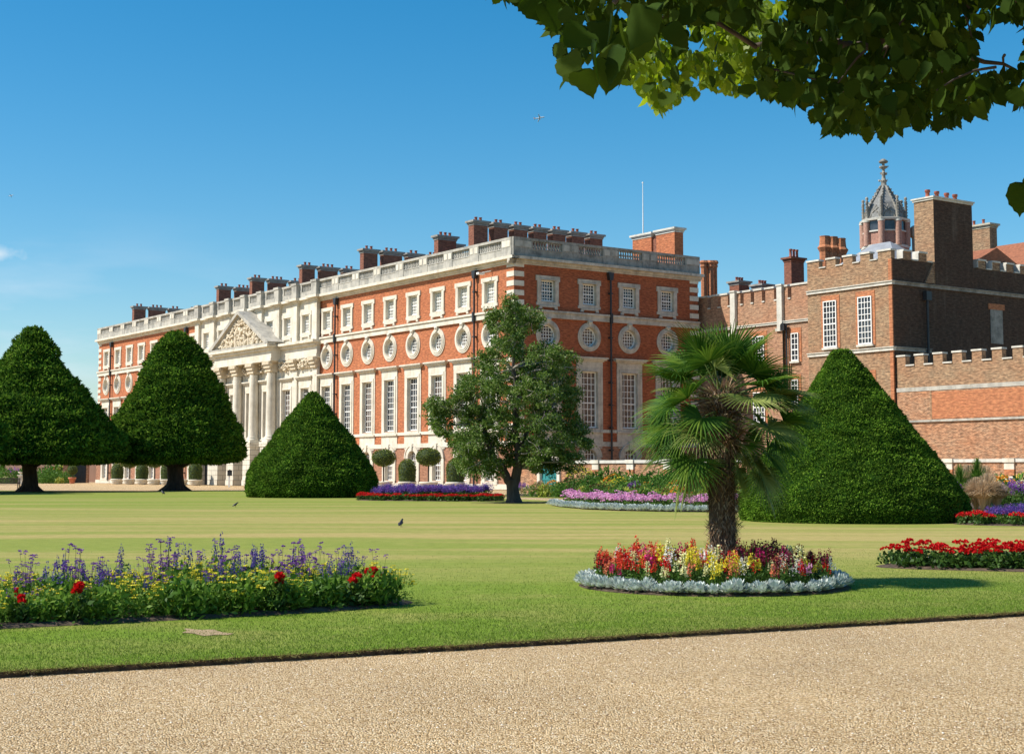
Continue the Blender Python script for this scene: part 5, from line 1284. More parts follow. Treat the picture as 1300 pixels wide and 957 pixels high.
for _ in range(34):
    x, y = random.uniform(4.6, 11.5), random.uniform(68, 76)
    if x-4.2 < (y-68)*.1: continue
    kd = random.choices(['blime', 'bgreen', 'borange', 'bdark'], [5, 1.5, 1, 1])[0]
    lab = {'blime': ('yellow-leaved plant inside the pink and silver bed', 'foliage plant', 'yellow-leaved plants of the pink bed'), 'bgreen': ('leafy green plant inside the pink and silver bed', 'foliage plant', 'green plants of the pink bed'),
           'borange': ('orange-flowered plant inside the pink and silver bed', 'flowering plant', 'orange flowers of the pink bed'), 'bdark': ('dark-leaved plant inside the pink and silver bed', 'foliage plant', 'dark plants of the pink bed')}[kd]
    plant(f'{kd}{random.randint(0,1)}', x, y, random.uniform(.8, 1.0), *lab, z=.02)

# herbaceous border in front of the low walls
verge = [(-1.5, 103), (1.2, 99), (4, 94), (8, 86), (13, 80), (17, 70), (19.4, 61), (24, 57), (40, 58), (40, 66), (26, 78), (18, 96), (10, 108), (0, 116)]
structure(flat('border_verge', verge, -.03, [M['lawn'], M['soil']], -.09))
structure(flat('border_soil', [(-.8, 105), (2, 101), (5, 96), (9, 88), (14, 81.5), (18, 72), (20.6, 62.6), (25, 59), (40, 60), (40, 65.5), (26, 77), (18, 95), (10, 107), (0, 115)], -.02, M['soil']))
LABS = {'bpurple': ('purple-spiked plant in the border', 'flowering plant'), 'byellow': ('tall yellow-flowered plant in the border', 'flowering plant'), 'borange': ('orange-flowered plant in the border', 'flowering plant'),
        'bgreen': ('leafy green plant in the border', 'foliage plant'), 'bdark': ('dark leafy plant in the border', 'foliage plant'), 'blime': ('yellow-leaved plant in the border', 'foliage plant'), 'bwhite': ('white-flowered plant in the border', 'flowering plant'),
        'bgrass': ('tawny arching grass tuft in the border', 'ornamental grass'), 'bgreengrass': ('tall green grass tuft in the border', 'ornamental grass')}
def border_plant(kd, x, y, s, where, zz=-.02):
    lab, cat = LABS[kd]; plant(f'{kd}{random.randint(0,1)}', x, y, s, f'{lab} {where}', cat, f'{lab}s {where}'.replace('plant in the borders', 'plants in the border'), zz)
wA = 'before the teal-gated wall'
for row_, (sc_, kinds) in enumerate((( (.75, .95), [('bpurple', .4), ('borange', 1.0), ('bdark', 1.5), ('bgreengrass', 1), ('bgreen', 2), ('bwhite', .6), ('blime', .8)]), ((1.0, 1.3), [('bgreen', 4), ('byellow', 1), ('borange', 1.0), ('bpurple', .2), ('bdark', 1.2), ('blime', .6)]), ((1.35, 1.7), [('bgreen', 4), ('byellow', 1.2), ('bpurple', .15), ('borange', .3), ('bdark', .8)]))):
    for x0, y0, x1, y1 in ((1.0, 101.5, 5.2, 96), (5.2, 96, 9.5, 88.5), (9.5, 88.5, 14.5, 82)):
        L = math.hypot(x1-x0, y1-y0); k = int(L/(.8+.1*row_))
        for i in range(k):
            t = (i+random.uniform(-.2, .2))/k; bx, by = x0+(x1-x0)*t, y0+(y1-y0)*t; nx, ny = (y0-y1)/L, (x1-x0)/L; off = row_*1.9+.3+random.uniform(-.3, .3)
            kd = random.choices([q[0] for q in kinds], [q[1] for q in kinds])[0]
            border_plant(kd, bx+nx*off, by+ny*off, random.uniform(*sc_), wA)
# the tuft of tawny grass and violets by the gate end
border_plant('bgrass', 1.9, 101.0, 1.0, wA); border_plant('bpurple', .7, 103.4, .8, wA)
wB = 'before the wall right of the yew cone'
for (px, Y, kd, s) in ((1197, 62, 'bgreen', .8), (1203, 63, 'bpurple', 1.0), (1216, 66, 'bgreengrass', 1.25), (1226, 68, 'bgrass', 1.6), (1238, 66, 'bgreengrass', 1.35), (1248, 69, 'bgrass', 1.55), (1236, 62.5, 'bgrass', 1.25), (1250, 62.5, 'bgrass', 1.3), (1262, 63, 'bgrass', 1.1), (1244, 62, 'bgrass', 1.15), (1270, 66, 'borange', 1.3), (1258, 71, 'bwhite', 1.7), (1276, 70, 'bgreen', 1.5), (1284, 64, 'bpurple', 1.1), (1290, 67, 'bgreen', 1.4), (1299, 65, 'bwhite', 1.3), (1308, 66, 'borange', 1.3), (1320, 65, 'bgreen', 1.4), (1335, 66, 'bpurple', 1.2), (1350, 65, 'bgrass', 1.3), (1208, 67, 'borange', 1.1), (1302, 70, 'byellow', 1.4), (1190, 66, 'bgreengrass', 1.2), (1212, 62, 'bgreen', .75)):
    border_plant(kd, (px-650)/F_PX*Y, Y, s, wB)
# begonia and salvia bed at the far right
bed('flower_bed', superell(17.1, 46.2, 3.4, 1.9, -.35, 40, 2.6))
for x, y in grid_in(3.3, 1.8, .45, 2.6):
    q = rot2(x, y, -.35); rr_ = abs(x/3.3)**2.6+abs(y/1.8)**2.6
    if rr_ > .5: plant(f'begonia{random.randint(0,2)}', 17.1+q[0], 46.2+q[1], random.uniform(.95, 1.2), 'red begonia in the rim of the bed beside the large yew cone', 'begonia', 'red begonias beside the large yew', .03)
    else: plant(f'fsalvia{random.randint(0,2)}', 17.1+q[0], 46.2+q[1], random.uniform(.6, .85), 'violet salvia in the bed beside the large yew cone', 'salvia', 'violet salvias beside the large yew', .03)
# ================================================================ CLIPPED TREES IN TUBS
def crownmesh(kind):
    g = PB(); n = 1500
    def shell():
        d = rnd(1)[0]
        if kind == 'dome':
            z = random.uniform(0, 1)**.9; a = random.random()*6.28; rr = .88*(1 if z < .55 else math.sqrt(max(0, 1-((z-.55)/.45)**2))); rr *= (1-.12*(1-z)); return (rr*math.cos(a), rr*math.sin(a), .62+z*2.35)
        return (d[0]*1.18, d[1]*1.18, 3.15+d[2]*.85)
    c = np.array([0, 0, 1.7 if kind == 'dome' else 3.15])
    P = np.array([shell() for _ in range(n)])*np.array([1, 1, 1]); Dn = unit(P-c); D = unit(Dn+rnd(n)*.8); L = RS.uniform(.10, .2, n)
    g.V.append(leafquads(P-Dn*.05, D, unit(Dn+rnd(n)*.7), L, L*.5)); g.M.append(np.full(n, g.mat('topiary'))); return g.mesh('crown')
def coremesh(kind):
    mb = MB()
    if kind == 'dome': mb.lathe(0, 0, [(.6, .7), (.9, .8), (1.9, .83), (2.3, .72), (2.65, .5), (2.85, .2)], 16)
    else: mb.lathe(0, 0, [(2.4, .4), (2.6, .85), (3.0, 1.1), (3.3, 1.1), (3.7, .82), (3.9, .4)], 16)
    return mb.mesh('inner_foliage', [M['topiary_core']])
tb = MB(); tb.lathe(0, 0, [(0, .62), (.12, .66), (.14, .72), (.22, .74), (.3, .72), (.55, .84), (.62, .92), (.74, .94), (.78, .88), (.7, .8)], 20)
for z in (.34, .5): tb.lathe(0, 0, [(z, .75+z*.1), (z+.03, .80+z*.1), (z+.06, .75+z*.1)], 20)
tubm = tb.mesh('tub', [M['stone']]); cm = {k: (crownmesh(k), coremesh(k)) for k in ('dome', 'ball')}
tk = MB(); tk.tube([(0, 0, .5), (.02, 0, 1.5), (0, 0, 2.6)], [.09, .075, .08], 8); tkm = tk.mesh('trunk', [M['bark']])
tk = MB(); tk.tube([(0, 0, .5), (0, 0, 1.0)], [.09, .08], 8); tks = tk.mesh('trunk', [M['bark']])
def tub_tree(px, kind, label, v=-4, sc=1.0):
    u = hit_v(px, v); t = thing('clipped_tree_in_tub', W(v, u, -.07), random.random()*6, label, 'potted tree', 'clipped trees in pale tubs along the palace'); t.scale = (sc,)*3
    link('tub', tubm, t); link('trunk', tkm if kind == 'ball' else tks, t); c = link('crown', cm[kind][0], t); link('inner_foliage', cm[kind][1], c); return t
seq = [(149, 'dome', 'domed clipped tree in a pale tub, leftmost of the tubs'), (164.2, 'ball', 'mushroom-headed tree in a pale tub, leftmost of its shape'), (180.4, 'dome', 'domed clipped tree in a pale tub, second dome from the left'),
       (196, 'ball', 'mushroom-headed tree in a pale tub, second of its shape from the left'), (212.4, 'dome', 'domed clipped tree in a pale tub just left of the yew trunk'), (230, 'ball', 'mushroom-headed tree in a tub hidden behind the yew trunk'),
       (248, 'dome', 'domed clipped tree in a pale tub just right of the yew trunk'), (487, 'ball', 'mushroom-headed tree in a tub just right of the smooth yew cone'), (517, 'dome', 'domed clipped tree in a tub behind the violet bed'),
       (544, 'ball', 'mushroom-headed tree in a tub behind the violet bed, beside the evergreen'), (578, 'dome', 'domed clipped tree in a tub, rightmost, beside the evergreen')]
for px, kd, lb in seq: tub_tree(px, kd, lb)

# ================================================================ FAR LEFT: WALL, SHRUBS, GATE, BENCH
t = thing('far_garden_wall', (-95, 250, 0), 0, 'pale brick wall in the far distance under the left yews', 'wall')
mb = MB(); mb.box(-62, 30, 0, .5, 0, 4.6); mb.build('brickwork', stone('pink_far_brick', (.5, .32, .24), (.42, .3, .22), .5, .4), t); mb = MB(); mb.box(-62, 30, -.1, .6, 4.6, 4.85); mb.build('coping', M['coping'], t)
t = thing('garden_gate', ((98-650)/F_PX*233, 233, 0), .1, 'dark garden gate between pale piers at the palace left end', 'gate')
mb = MB(); mb.box(-1.15, 1.6, 0, .15, 0, 3.6)
for k in range(6): mb.box(-1.1+k*.5, -1.05+k*.5, -.05, 0, 0, 3.6)
mb.build('gate_leaf', M['black_iron'], t)
mb = MB(); mb.box(-1.9, -1.2, -.2, .5, 0, 4.4); mb.box(-2.0, -1.1, -.3, .6, 4.4, 4.7); mb.box(1.65, 2.0, -.2, .5, 0, 4.4); mb.build('gate_piers', M['brick_wall'], t)
t = thing('clipped_shrub_in_pot', ((94-650)/F_PX*222, 222, -.07), 0, 'small round-headed shrub in a terracotta pot beside the dark gate', 'potted shrub')
mb = MB(); mb.lathe(0, 0, [(0, .32), (.7, .5), (.72, .58), (.95, .58), (.96, .5)], 14); mb.build('pot', M['terracotta'], t)
mb = MB(); mb.tube([(0, 0, .8), (0, 0, 1.6)], [.06, .05], 6); mb.build('trunk', M['bark'], t); o = link('crown', cm['ball'][0], t, (0, 0, -.62)); o.scale = (.62, .62, .85); o = link('inner_foliage', cm['ball'][1], o)
rs_ = random.Random(3)
for i, (px, Y, kd, s) in enumerate([(4, 232, 'bwhite', 2.0), (12, 228, 'bgreen', 2.2), (20, 236, 'bpurple', 2.0), (28, 230, 'bgreen', 1.9), (36, 236, 'bgreen', 2.3), (52, 230, 'bgreen', 1.8), (58, 236, 'bdark', 2.6), (64, 228, 'bgreen', 2.0), (71, 234, 'bgreen', 2.6), (78, 228, 'bgreen', 1.8), (84, 236, 'blime', 3.6), (60, 224, 'bgreen', 1.3), (70, 224, 'bgreen', 1.4), (78, 223, 'blime', 1.1), (86, 226, 'bgreen', 1.7), (-8, 230, 'bgreen', 2.2), (-20, 232, 'borange', 2.0), (5, 240, 'bgreengrass', 2.2), (24, 224, 'bgreengrass', 1.3), (10, 224, 'bwhite', 1.2), (49, 224, 'bwhite', 1.0)]):
    border_plant(kd, (px-650)/F_PX*Y, Y, s, 'before the far wall', -.07)
t = thing('stone_pedestal', ((29-650)/F_PX*205, 205, -.07), 0, 'pale stone pedestal beside the leftmost yew trunk', 'pedestal')
mb = MB(); mb.box(-.35, .35, -.35, .35, 0, .25); mb.box(-.26, .26, -.26, .26, .25, 1.2); mb.box(-.4, .4, -.4, .4, 1.2, 1.35); mb.build('plinth', M['stone'], t); mb = MB(); mb.lathe(0, 0, [(1.35, .12), (1.45, .1), (1.6, .3), (1.72, .4), (1.75, .36)], 12); mb.build('bowl', M['stone'], t)
t = thing('garden_bench', (-47.95, 143, 0), .0, 'dark slatted wooden bench cut off by the left edge', 'bench')
mb = MB()
for k in range(5): mb.box(-1.35, .95, -.25+k*.11, -.17+k*.11, .43, .47)
mb.build('seat', M['dark_wood'], t); mb = MB(); mb.box(-1.35, .95, .26, .31, .98, 1.08); mb.box(-1.35, .95, .26, .31, .52, .6)
for k in range(18): mb.box(-1.3+k*.13, -1.24+k*.13, .27, .30, .6, .98)
mb.build('backrest', M['dark_wood'], t)
for x in (-1.35, .87):
    for y0 in (-.28, .25): mb = MB(); mb.box(x, x+.08, y0, y0+.07, 0, .43 if y0 < 0 else 1.08); mb.build('leg', M['dark_wood'], t)
    mb = MB(); mb.box(x, x+.08, -.3, .25, .64, .69); mb.box(x, x+.08, -.28, -.21, .43, .64); mb.build('armrest', M['dark_wood'], t)
t = thing('information_post', ((292.5-650)/F_PX*170, 170, -.07), 0, 'small black box sign on a white post before the white palace centre', 'sign')
mb = MB(); mb.box(-.09, .09, -.09, .09, 0, 1.3); mb.build('post', M['white_paint'], t); mb = MB(); mb.box(-.2, .3, -.16, .16, 1.3, 1.85); mb.prism([(-.26, 1.85), (.36, 1.85), (.05, 2.0)], -.2, .2); mb.build('board', M['black_iron'], t)
# trees beyond the wall
# ================================================================ BIRDS
def bird(px, py, label, s=1.0, rz=0.0, col='black_iron'):
    a = (px-650)/F_PX; Y = 3033/(py-599.7); t = thing('bird', (a*Y, Y, 0), rz, label, 'bird')
    me = bpy.data.meshes.new('body'); ed = [(0, 1), (1, 2), (2, 3), (3, 4), (0, 5), (5, 6)]
    vs = [(0, 0, .13), (.06, 0, .17), (.10, 0, .235), (.135, 0, .25), (.185, 0, .24), (-.08, 0, .10), (-.2, 0, .06)]
    me.from_pydata([(x*s, y*s, z*s) for x, y, z in vs], ed, []); o = link('body', me, t); me.materials.append(M[col])
    md = o.modifiers.new('skin', 'SKIN'); rd = [.062, .052, .034, .034, .006, .045, .016]
    for i, v in enumerate(me.skin_vertices[0].data if me.skin_vertices else []): v.radius = (rd[i]*s, rd[i]*s)
    return t, o, rd
M['bird'] = plain('dark_glossy_feathers', (.02, .02, .028), .45, .3)
def bird2(px, py, label, s, rz, up=1.0):
    a = (px-650)/F_PX; Y = 3033/(py-599.7); t = thing('bird', (a*Y, Y, 0), rz, label, 'bird')
    mb = MB(); pts = [(-.2, 0, .05), (-.14, 0, .075), (-.07, 0, .11), (0, 0, .145), (.055, 0, .19*up), (.085, 0, .225*up), (.12, 0, .25*up), (.15, 0, .25*up), (.175, 0, .242*up), (.205, 0, .236*up)]
    mb.tube([(x*s, y*s, z*s) for x, y, z in pts], [q*s for q in (.008, .03, .055, .062, .05, .034, .034, .026, .010, .003)], 12); mb.build('body', M['bird'], t)
    for sd in (-1, 1):
        mb = MB(); mb.tube([(.05*s, sd*.055*s, .17*s), (-.05*s, sd*.064*s, .13*s), (-.17*s, sd*.03*s, .07*s)], [.02*s, .03*s, .006*s], 8); mb.build('wing', M['bird'], t)
        mb = MB(); mb.tube([(0, sd*.025*s, .1*s), (.01*s, sd*.027*s, .04*s), (0, sd*.027*s, 0)], [.008*s, .005*s, .005*s], 6)
        for q in (-.4, 0, .4): mb.tube([(0, sd*.027*s, .006), (.045*s, sd*.027*s+q*.04*s, .004)], [.004*s, .003*s], 5)
        mb.build('leg', M['bird'], t)
bird2(510, 668, 'small dark bird standing upright on the open lawn', .8, 1.2, 1.1)
bird2(209, 627.5, 'dark bird on the lawn below the tall narrow yew', 1.1, 2.6)
bird2(301, 643, 'dark bird on the lawn left of the smooth yew cone', .8, .4)

# ================================================================ AIRCRAFT AND ITS TRAIL
def plane(px, py, Y, L, heading, label):
    p = at_depth(px, py, Y); t = thing('aeroplane', p, heading, label, 'aeroplane'); t.rotation_euler[0] = -.75; t.rotation_euler[1] = -.25
    mb = MB(); mb.tube([(-.5*L, 0, .02*L), (-.35*L, 0, 0), (.3*L, 0, 0), (.44*L, 0, -.003*L), (.5*L, 0, -.01*L)], [.012*L, .045*L, .05*L, .04*L, .008*L], 12); mb.build('fuselage', M['white_paint'], t)
    for s in (-1, 1):
        mb = MB(); mb.add([(.1*L, 0, -.02*L), (-.05*L, 0, -.02*L), (-.16*L, s*.45*L, .015*L), (-.11*L, s*.45*L, .015*L), (.1*L, 0, 0), (-.05*L, 0, 0), (-.16*L, s*.45*L, .02*L), (-.11*L, s*.45*L, .02*L)], [(0, 1, 2, 3), (4, 5, 6, 7), (0, 3, 7, 4), (1, 2, 6, 5), (2, 3, 7, 6)]); mb.build('wing', M['white_paint'], t)
        mb = MB(); mb.add([(-.4*L, 0, .02*L), (-.48*L, 0, .02*L), (-.52*L, s*.16*L, .035*L), (-.49*L, s*.16*L, .035*L)], [(0, 1, 2, 3)]); mb.build('tailplane', M['white_paint'], t)
        mb = MB(); mb.tube([(.02*L, s*.15*L, -.045*L), (.1*L, s*.15*L, -.045*L)], [.018*L, .022*L], 10); mb.build('engine', M['white_paint'], t)
    mb = MB(); mb.prism([(-.36*L, .04*L), (-.5*L, .17*L), (-.55*L, .17*L), (-.49*L, .03*L)], -.006*L, .006*L); mb.build('tail_fin', M['terracotta'], t)
_p = plane(685, 150, 3200, 24, .3, 'tiny white airliner high in the sky above the palace')
plane(14, 248.5, 5200, 18, -.1, 'faint tiny airliner at the left edge of the sky')

# ================================================================ LIME TREE OVERHEAD
lt = thing('lime_tree', (9.6, 1.6, -.05), 0, 'large lime tree whose leafy boughs hang across the upper right', 'tree')
LO = Vector((9.6, 1.6, -.05))
tk = MB(); tk.tube([(0, 0, 0), (0, 0, .6), (-.05, 0, 2.2), (-.1, .1, 4.2), (-.15, .2, 6.5)], [.52, .40, .34, .3, .22], 14)
tk.build('trunk', M['bark'], lt)
def outline_hit(px, py):
    """lower edge of the hanging foliage, seen from the garden, as a rough height limit"""
    xs = [612, 690, 706, 720, 742, 765, 790, 812, 835, 862, 900, 935, 952, 985, 1010, 1030, 1050, 1080, 1112, 1150, 1200, 1240, 1262, 1300, 1340]
    ys = [-6, 22, 84, 112, 92, 82, 104, 122, 150, 132, 120, 128, 118, 128, 140, 134, 172, 170, 176, 168, 162, 148, 126, 138, 140]
    return py < np.interp(px, xs, ys)-9
def leafshape():
    """heart-shaped toothed leaf, 1 long, folded a little along the midrib"""
    prof = [(0, .0), (-.07, .16), (-.03, .34), (.12, .45), (.3, .47), (.5, .41), (.68, .3), (.84, .15), (.93, .06), (1.0, .0)]
    vs = []; 
    for t, w in prof: vs.append((t, w, .13*w+.04*math.sin(t*3))); 
    mid = [(t, 0, -.05*math.sin(t*3)) for t, w in prof]
    return vs, mid, prof
def leaf_batch(name, P, Dv, Nv, size, mat, parent):
    prof = [(0, .0), (-.06, .2), (.02, .38), (.1, .40), (.16, .46), (.24, .44), (.32, .47), (.4, .43), (.5, .42), (.56, .36), (.66, .33), (.74, .23), (.84, .17), (.9, .07), (1.02, .0)]
    n = len(P); Dv = unit(Dv); S = unit(np.cross(Dv, Nv)); Nn = np.cross(S, Dv); m = len(prof); vs = np.empty((n, 3*m, 3)); curl = RS.uniform(-.15, .6, n)
    fold = RS.uniform(.05, .5, n); asym = RS.uniform(.9, 1.1, (n, m))
    for i, (t, w) in enumerate(prof):
        cv = -curl*t*t*.6
        for j, sg in enumerate((-1, 0, 1)):
            ww = w*sg*asym[:, i]; h = cv+fold*abs(w)*(1 if sg else 0)*.6
            vs[:, 3*i+j] = P+size[:, None]*(Dv*t+S*ww[:, None]+Nn*np.reshape(h, (-1, 1)))
    tri = []
    for i in range(m-1): tri += [(3*i, 3*i+1, 3*i+4, 3*i+3), (3*i+1, 3*i+2, 3*i+5, 3*i+4)]
    tri = np.array(tri); F = (tri[None]+(np.arange(n)*3*m)[:, None, None]).reshape(-1, 4)
    me = bpy.data.meshes.new(name); me.vertices.add(n*3*m); me.vertices.foreach_set('co', vs.astype(np.float32).ravel()); me.loops.add(F.size); me.loops.foreach_set('vertex_index', F.ravel().astype(np.int32))
    me.polygons.add(len(F)); me.polygons.foreach_set('loop_start', np.arange(len(F), dtype=np.int32)*4); me.polygons.foreach_set('loop_total', np.full(len(F), 4, dtype=np.int32)); me.materials.append(mat); me.polygons.foreach_set('use_smooth', np.ones(len(F), dtype=bool)); me.update(); me.validate(); return link(name, me, parent)
def proj(p):
    yc = p[1]*math.cos(PITCH)+(p[2]-CAMH)*math.sin(PITCH); zc = -p[1]*math.sin(PITCH)+(p[2]-CAMH)*math.cos(PITCH)
    return 650+F_PX*p[0]/yc, 433-F_PX*zc/yc
main, sunlit, big, shade = [], [], [], []
# the hanging bough: leaves every few cm through a layer between 4 and 8 m out
tries = 0
while len(main) < 6800 and tries < 200000:
    tries += 1; px = random.uniform(600, 1420); py = random.uniform(-170, 182); Y = random.uniform(5.2, 8.0)
    if not outline_hit(px, py): continue
    if px < 830 and py > -6 and random.random() < .55: continue        # thinner towards the tip
    if 1236 < px < 1302 and 22 < py < 88 and (px-1236)*1.4 > 0: continue   # a gap of sky among the boughs
    if 962 < px < 1003 and py < 26: continue
    if 800 < px < 965 and 22 < py < 160 and random.random() < .93: continue
    main.append(at_depth(px, py, Y))
tries = 0
while len(sunlit) < 1350 and tries < 50000:
    tries += 1; px = random.uniform(796, 1000); py = random.uniform(2, 158)
    if outline_hit(px, py) and noise.noise(Vector((px*.03, py*.03, 3))) > -.34: sunlit.append(at_depth(px, py, random.uniform(8.0, 9.2)))
for px, py, Y in ((735, 92, 4.3), (722, 70, 4.4), (758, 55, 4.2), (772, 78, 4.3), (745, 40, 4.4), (790, 62, 4.2), (812, 40, 4.5), (775, 20, 4.3), (800, 78, 4.4), (742, 15, 4.6), (820, 12, 4.2), (835, 60, 4.4), (790, 30, 4.1), (758, 30, 4.5), (850, 32, 4.4), (714, 12, 4.8), (690, 4, 5), (668, -2, 5), (840, 5, 4.5), (765, 68, 4.5), (782, 45, 4.6)): big.append(at_depth(px, py, Y))
# the crown above, out of the picture, which keeps the boughs in shade
for _ in range(12000):
    z = random.uniform(3.9, 8.6); x = random.uniform(-2.6, 10); y = random.uniform(.2, 8.0)
    p = (x, y, z); q = proj(p) if y > 1 else (0, -999)
    if y > 1 and -60 < q[0] < 1380 and q[1] > -25: continue
    if y > 5.6 and x < 2.2: continue
    if ((x-5.2)/7.4)**2+((y-4)/4.6)**2+((z-5.5)/4.2)**2 > 1: continue
    if z < 2.2+.45*y and x < 3: continue
    shade.append(p)
def orient(n, dn=1.0): return unit(np.stack([RS.normal(0, .5, n), RS.normal(0, .5, n), -RS.uniform(.35, 1.4, n)*dn], 1)), unit(np.stack([RS.normal(0, .8, n), RS.normal(-.35, .6, n), RS.uniform(.1, .9, n)], 1))
for nm, lst, sz, mt in (('bough_leaves', main, (.046, .082), 'lime'), ('sunlit_leaves', sunlit, (.04, .08), 'lime_sunlit'), ('near_leaves', big, (.09, .125), 'lime'), ('crown_leaves', shade, (.13, .2), 'lime')):
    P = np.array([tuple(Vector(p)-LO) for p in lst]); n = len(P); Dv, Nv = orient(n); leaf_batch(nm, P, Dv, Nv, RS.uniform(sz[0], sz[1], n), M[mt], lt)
P = np.array([tuple(at_depth(1298, 234, 6.0)-LO), tuple(at_depth(1306, 226, 6.1)-LO)]); Dv = np.array([(-.15, 0, -1.), (.3, .1, -1)]); leaf_batch('hanging_leaf', P, Dv, np.array([(-.5, -1., .1), (.3, -1, .2)]), np.array([.13, .12]), M['lime'], lt)
bm_ = MB()
def tw(a, b, r0, r1, sg=.15, k=6):
    a, b = Vector(a)-LO, Vector(b)-LO; o = Vector((random.uniform(-.5, .5), random.uniform(-.5, .5), random.uniform(0, 1)))*sg; bm_.tube([a.lerp(b, i/k)+o*math.sin(math.pi*i/k)+Vector(rnd(1)[0])*r0*.6 for i in range(k+1)], [r0+(r1-r0)*i/k for i in range(k+1)], 7)
tw((9.5, 1.7, 4.4), (3.4, 5.6, 4.9), .17, .06, .3, 10); tw((3.4, 5.6, 4.9), at_depth(1120, 60, 6.2), .06, .03); tw(at_depth(1120, 60, 6.2), at_depth(960, 60, 6.6), .022, .010); tw(at_depth(960, 60, 6.6), at_depth(820, 30, 6.0), .012, .005)
tw(at_depth(1150, 58, 6.2), at_depth(1112, 95, 6.3), .02, .008); tw(at_depth(1150, 58, 6.2), at_depth(1290, 90, 6.4), .018, .006); tw(at_depth(1235, 20, 5.9), at_depth(1238, 62, 5.9), .006, .003); tw((3.4, 5.6, 4.9), at_depth(1300, 10, 6), .05, .02); tw((9.5, 1.7, 5.2), (2.2, 4.2, 5.2), .15, .03, .4, 10); tw((2.2, 4.2, 5.2), at_depth(780, 10, 4.4), .03, .008)
tw(at_depth(1325, 180, 6.05), at_depth(1305, 226, 6.05), .006, .004); tw(at_depth(1340, 100, 6.0), at_depth(1325, 180, 6.05), .009, .006)
for k in range(60):
    p = random.choice(main); q = Vector(p)+Vector((random.uniform(-.25, .25), random.uniform(-.2, .2), random.uniform(.02, .2))); tw(q, p, .006, .003, .03, 3)
bm_.build('boughs', M['bark'], lt)

# ================================================================ SKY, SUN, CAMERA
SUN_EL, TO = math.radians(46), (-.985, -.172)      # direction towards the sun on the ground plane
wd = bpy.data.worlds.new('World'); bpy.context.scene.world = wd; wd.use_nodes = True; N, L = wd.node_tree.nodes, wd.node_tree.links; N.clear()
out = N.new('ShaderNodeOutputWorld'); bg = N.new('ShaderNodeBackground'); sk = N.new('ShaderNodeTexSky'); sk.sky_type = 'NISHITA'; sk.sun_disc = False
sk.sun_elevation = SUN_EL; sk.sun_rotation = math.atan2(TO[0], TO[1]); sk.air_density = 1.0; sk.dust_density = .5; sk.ozone_density = 3.0; sk.altitude = 0
bg.inputs['Strength'].default_value = SKY_STRENGTH
tc = N.new('ShaderNodeTexCoord'); hs = N.new('ShaderNodeHueSaturation'); hs.inputs['Saturation'].default_value = SKY_SAT; hs.inputs['Hue'].default_value = .4895; L.new(sk.outputs[0], hs.inputs['Color'])
# thin wisps of cloud low on the left
mp = N.new('ShaderNodeMapping'); mp.inputs['Scale'].default_value = (3.2, 3.2, 15); L.new(tc.outputs['Generated'], mp.inputs[0])
nn_ = N.new('ShaderNodeTexNoise'); nn_.inputs['Scale'].default_value = 1.6; nn_.inputs['Detail'].default_value = 7; nn_.inputs['Roughness'].default_value = .55; L.new(mp.outputs[0], nn_.inputs['Vector'])
rp = N.new('ShaderNodeValToRGB'); rp.color_ramp.elements[0].position = .46; rp.color_ramp.elements[1].position = .72; L.new(nn_.outputs[0], rp.inputs[0])
sx = N.new('ShaderNodeSeparateXYZ'); L.new(tc.outputs['Generated'], sx.inputs[0])
m1 = N.new('ShaderNodeMapRange'); m1.inputs[1].default_value = -.12; m1.inputs[2].default_value = -.34; L.new(sx.outputs[0], m1.inputs[0])
m2 = N.new('ShaderNodeMapRange'); m2.inputs[1].default_value = .17; m2.inputs[2].default_value = .06; L.new(sx.outputs[2], m2.inputs[0])
mm = N.new('ShaderNodeMath'); mm.operation = 'MULTIPLY'; L.new(m1.outputs[0], mm.inputs[0]); L.new(m2.outputs[0], mm.inputs[1])
mm2 = N.new('ShaderNodeMath'); mm2.operation = 'MULTIPLY'; L.new(mm.outputs[0], mm2.inputs[0]); L.new(rp.outputs[0], mm2.inputs[1])
mxx = N.new('ShaderNodeMix'); mxx.data_type = 'RGBA'; L.new(mm2.outputs[0], mxx.inputs[0]); L.new(hs.outputs[0], mxx.inputs[6]); mxx.inputs[7].default_value = (5.5, 6.2, 7.0, 1)
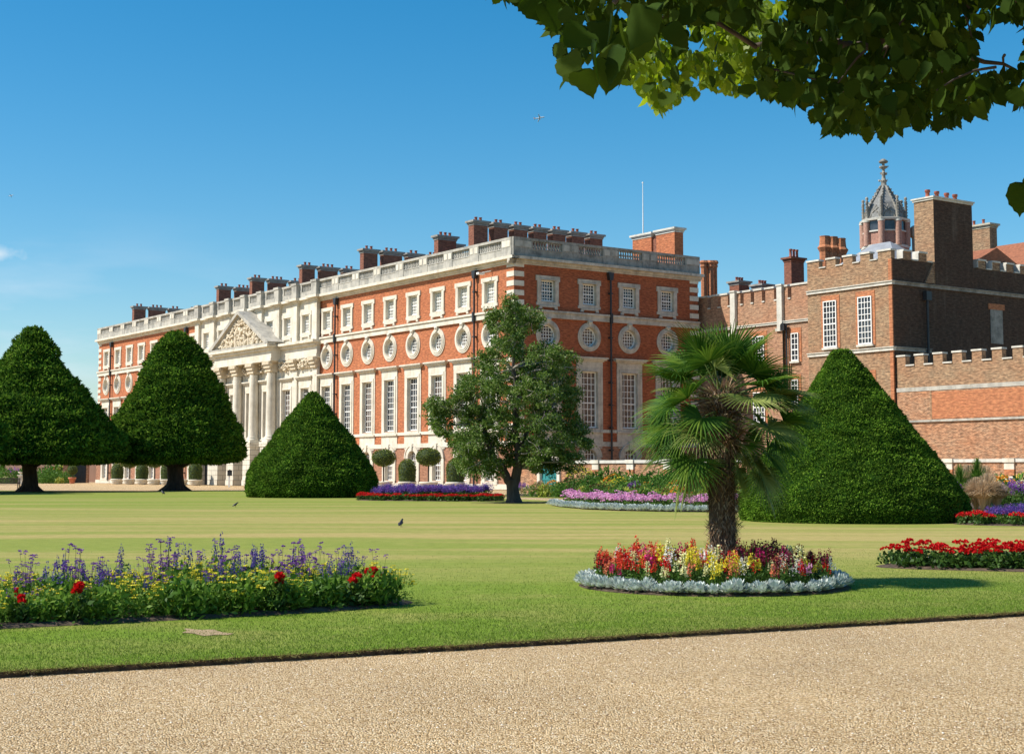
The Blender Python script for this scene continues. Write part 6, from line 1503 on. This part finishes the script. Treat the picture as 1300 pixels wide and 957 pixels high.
# one small bright cloud low at the left
cd = Vector((-.3455, 1, .147)).normalized()
vm = N.new('ShaderNodeVectorMath'); vm.operation = 'SUBTRACT'; vm.inputs[1].default_value = tuple(cd); L.new(tc.outputs['Generated'], vm.inputs[0])
vs_ = N.new('ShaderNodeVectorMath'); vs_.operation = 'MULTIPLY'; vs_.inputs[1].default_value = (60, 60, 150); L.new(vm.outputs[0], vs_.inputs[0])
vl = N.new('ShaderNodeVectorMath'); vl.operation = 'LENGTH'; L.new(vs_.outputs[0], vl.inputs[0])
n9 = N.new('ShaderNodeTexNoise'); n9.inputs['Scale'].default_value = 90; n9.inputs['Detail'].default_value = 5; L.new(tc.outputs['Generated'], n9.inputs['Vector'])
ad = N.new('ShaderNodeMath'); ad.operation = 'MULTIPLY_ADD'; ad.inputs[1].default_value = 1.6; L.new(n9.outputs[0], ad.inputs[0]); L.new(vl.outputs['Value'], ad.inputs[2])
mr = N.new('ShaderNodeMapRange'); mr.inputs[1].default_value = 1.7; mr.inputs[2].default_value = .9; mr.inputs[3].default_value = 0; mr.inputs[4].default_value = .6; L.new(ad.outputs[0], mr.inputs[0])
mz = N.new('ShaderNodeMix'); mz.data_type = 'RGBA'; L.new(mr.outputs[0], mz.inputs[0]); L.new(mxx.outputs[2], mz.inputs[6]); mz.inputs[7].default_value = (6.5, 6.8, 7.0, 1)
L.new(mz.outputs[2], bg.inputs[0]); L.new(bg.outputs[0], out.inputs[0])
sl_ = bpy.data.lights.new('sun', 'SUN'); sl_.energy = SUN_STRENGTH; sl_.angle = math.radians(.53); sl_.color = (1.0, .945, .85)
so = bpy.data.objects.new('sun', sl_); C.objects.link(so); tn = math.hypot(*TO)
so.rotation_euler = Vector((TO[0]/tn*math.cos(SUN_EL), TO[1]/tn*math.cos(SUN_EL), math.sin(SUN_EL))).to_track_quat('Z', 'Y').to_euler()
cam = bpy.data.cameras.new('camera'); co = bpy.data.objects.new('camera', cam); C.objects.link(co); co.location = (0, 0, CAMH); co.rotation_euler = (math.pi/2+PITCH, 0, 0)
cam.sensor_fit = 'HORIZONTAL'; cam.sensor_width = 36; cam.lens = F_PX/1300*36; cam.shift_y = -(478.5-433)/1300; cam.clip_end = 9000; cam.clip_start = .1
sc = bpy.context.scene; sc.camera = co; sc.view_settings.view_transform = 'Standard'; sc.view_settings.look = 'None'; sc.view_settings.gamma = 1; sc.view_settings.exposure = EXPOSURE
sc.cycles.max_bounces = 6; sc.cycles.transparent_max_bounces = 8; sc.cycles.use_denoising = True
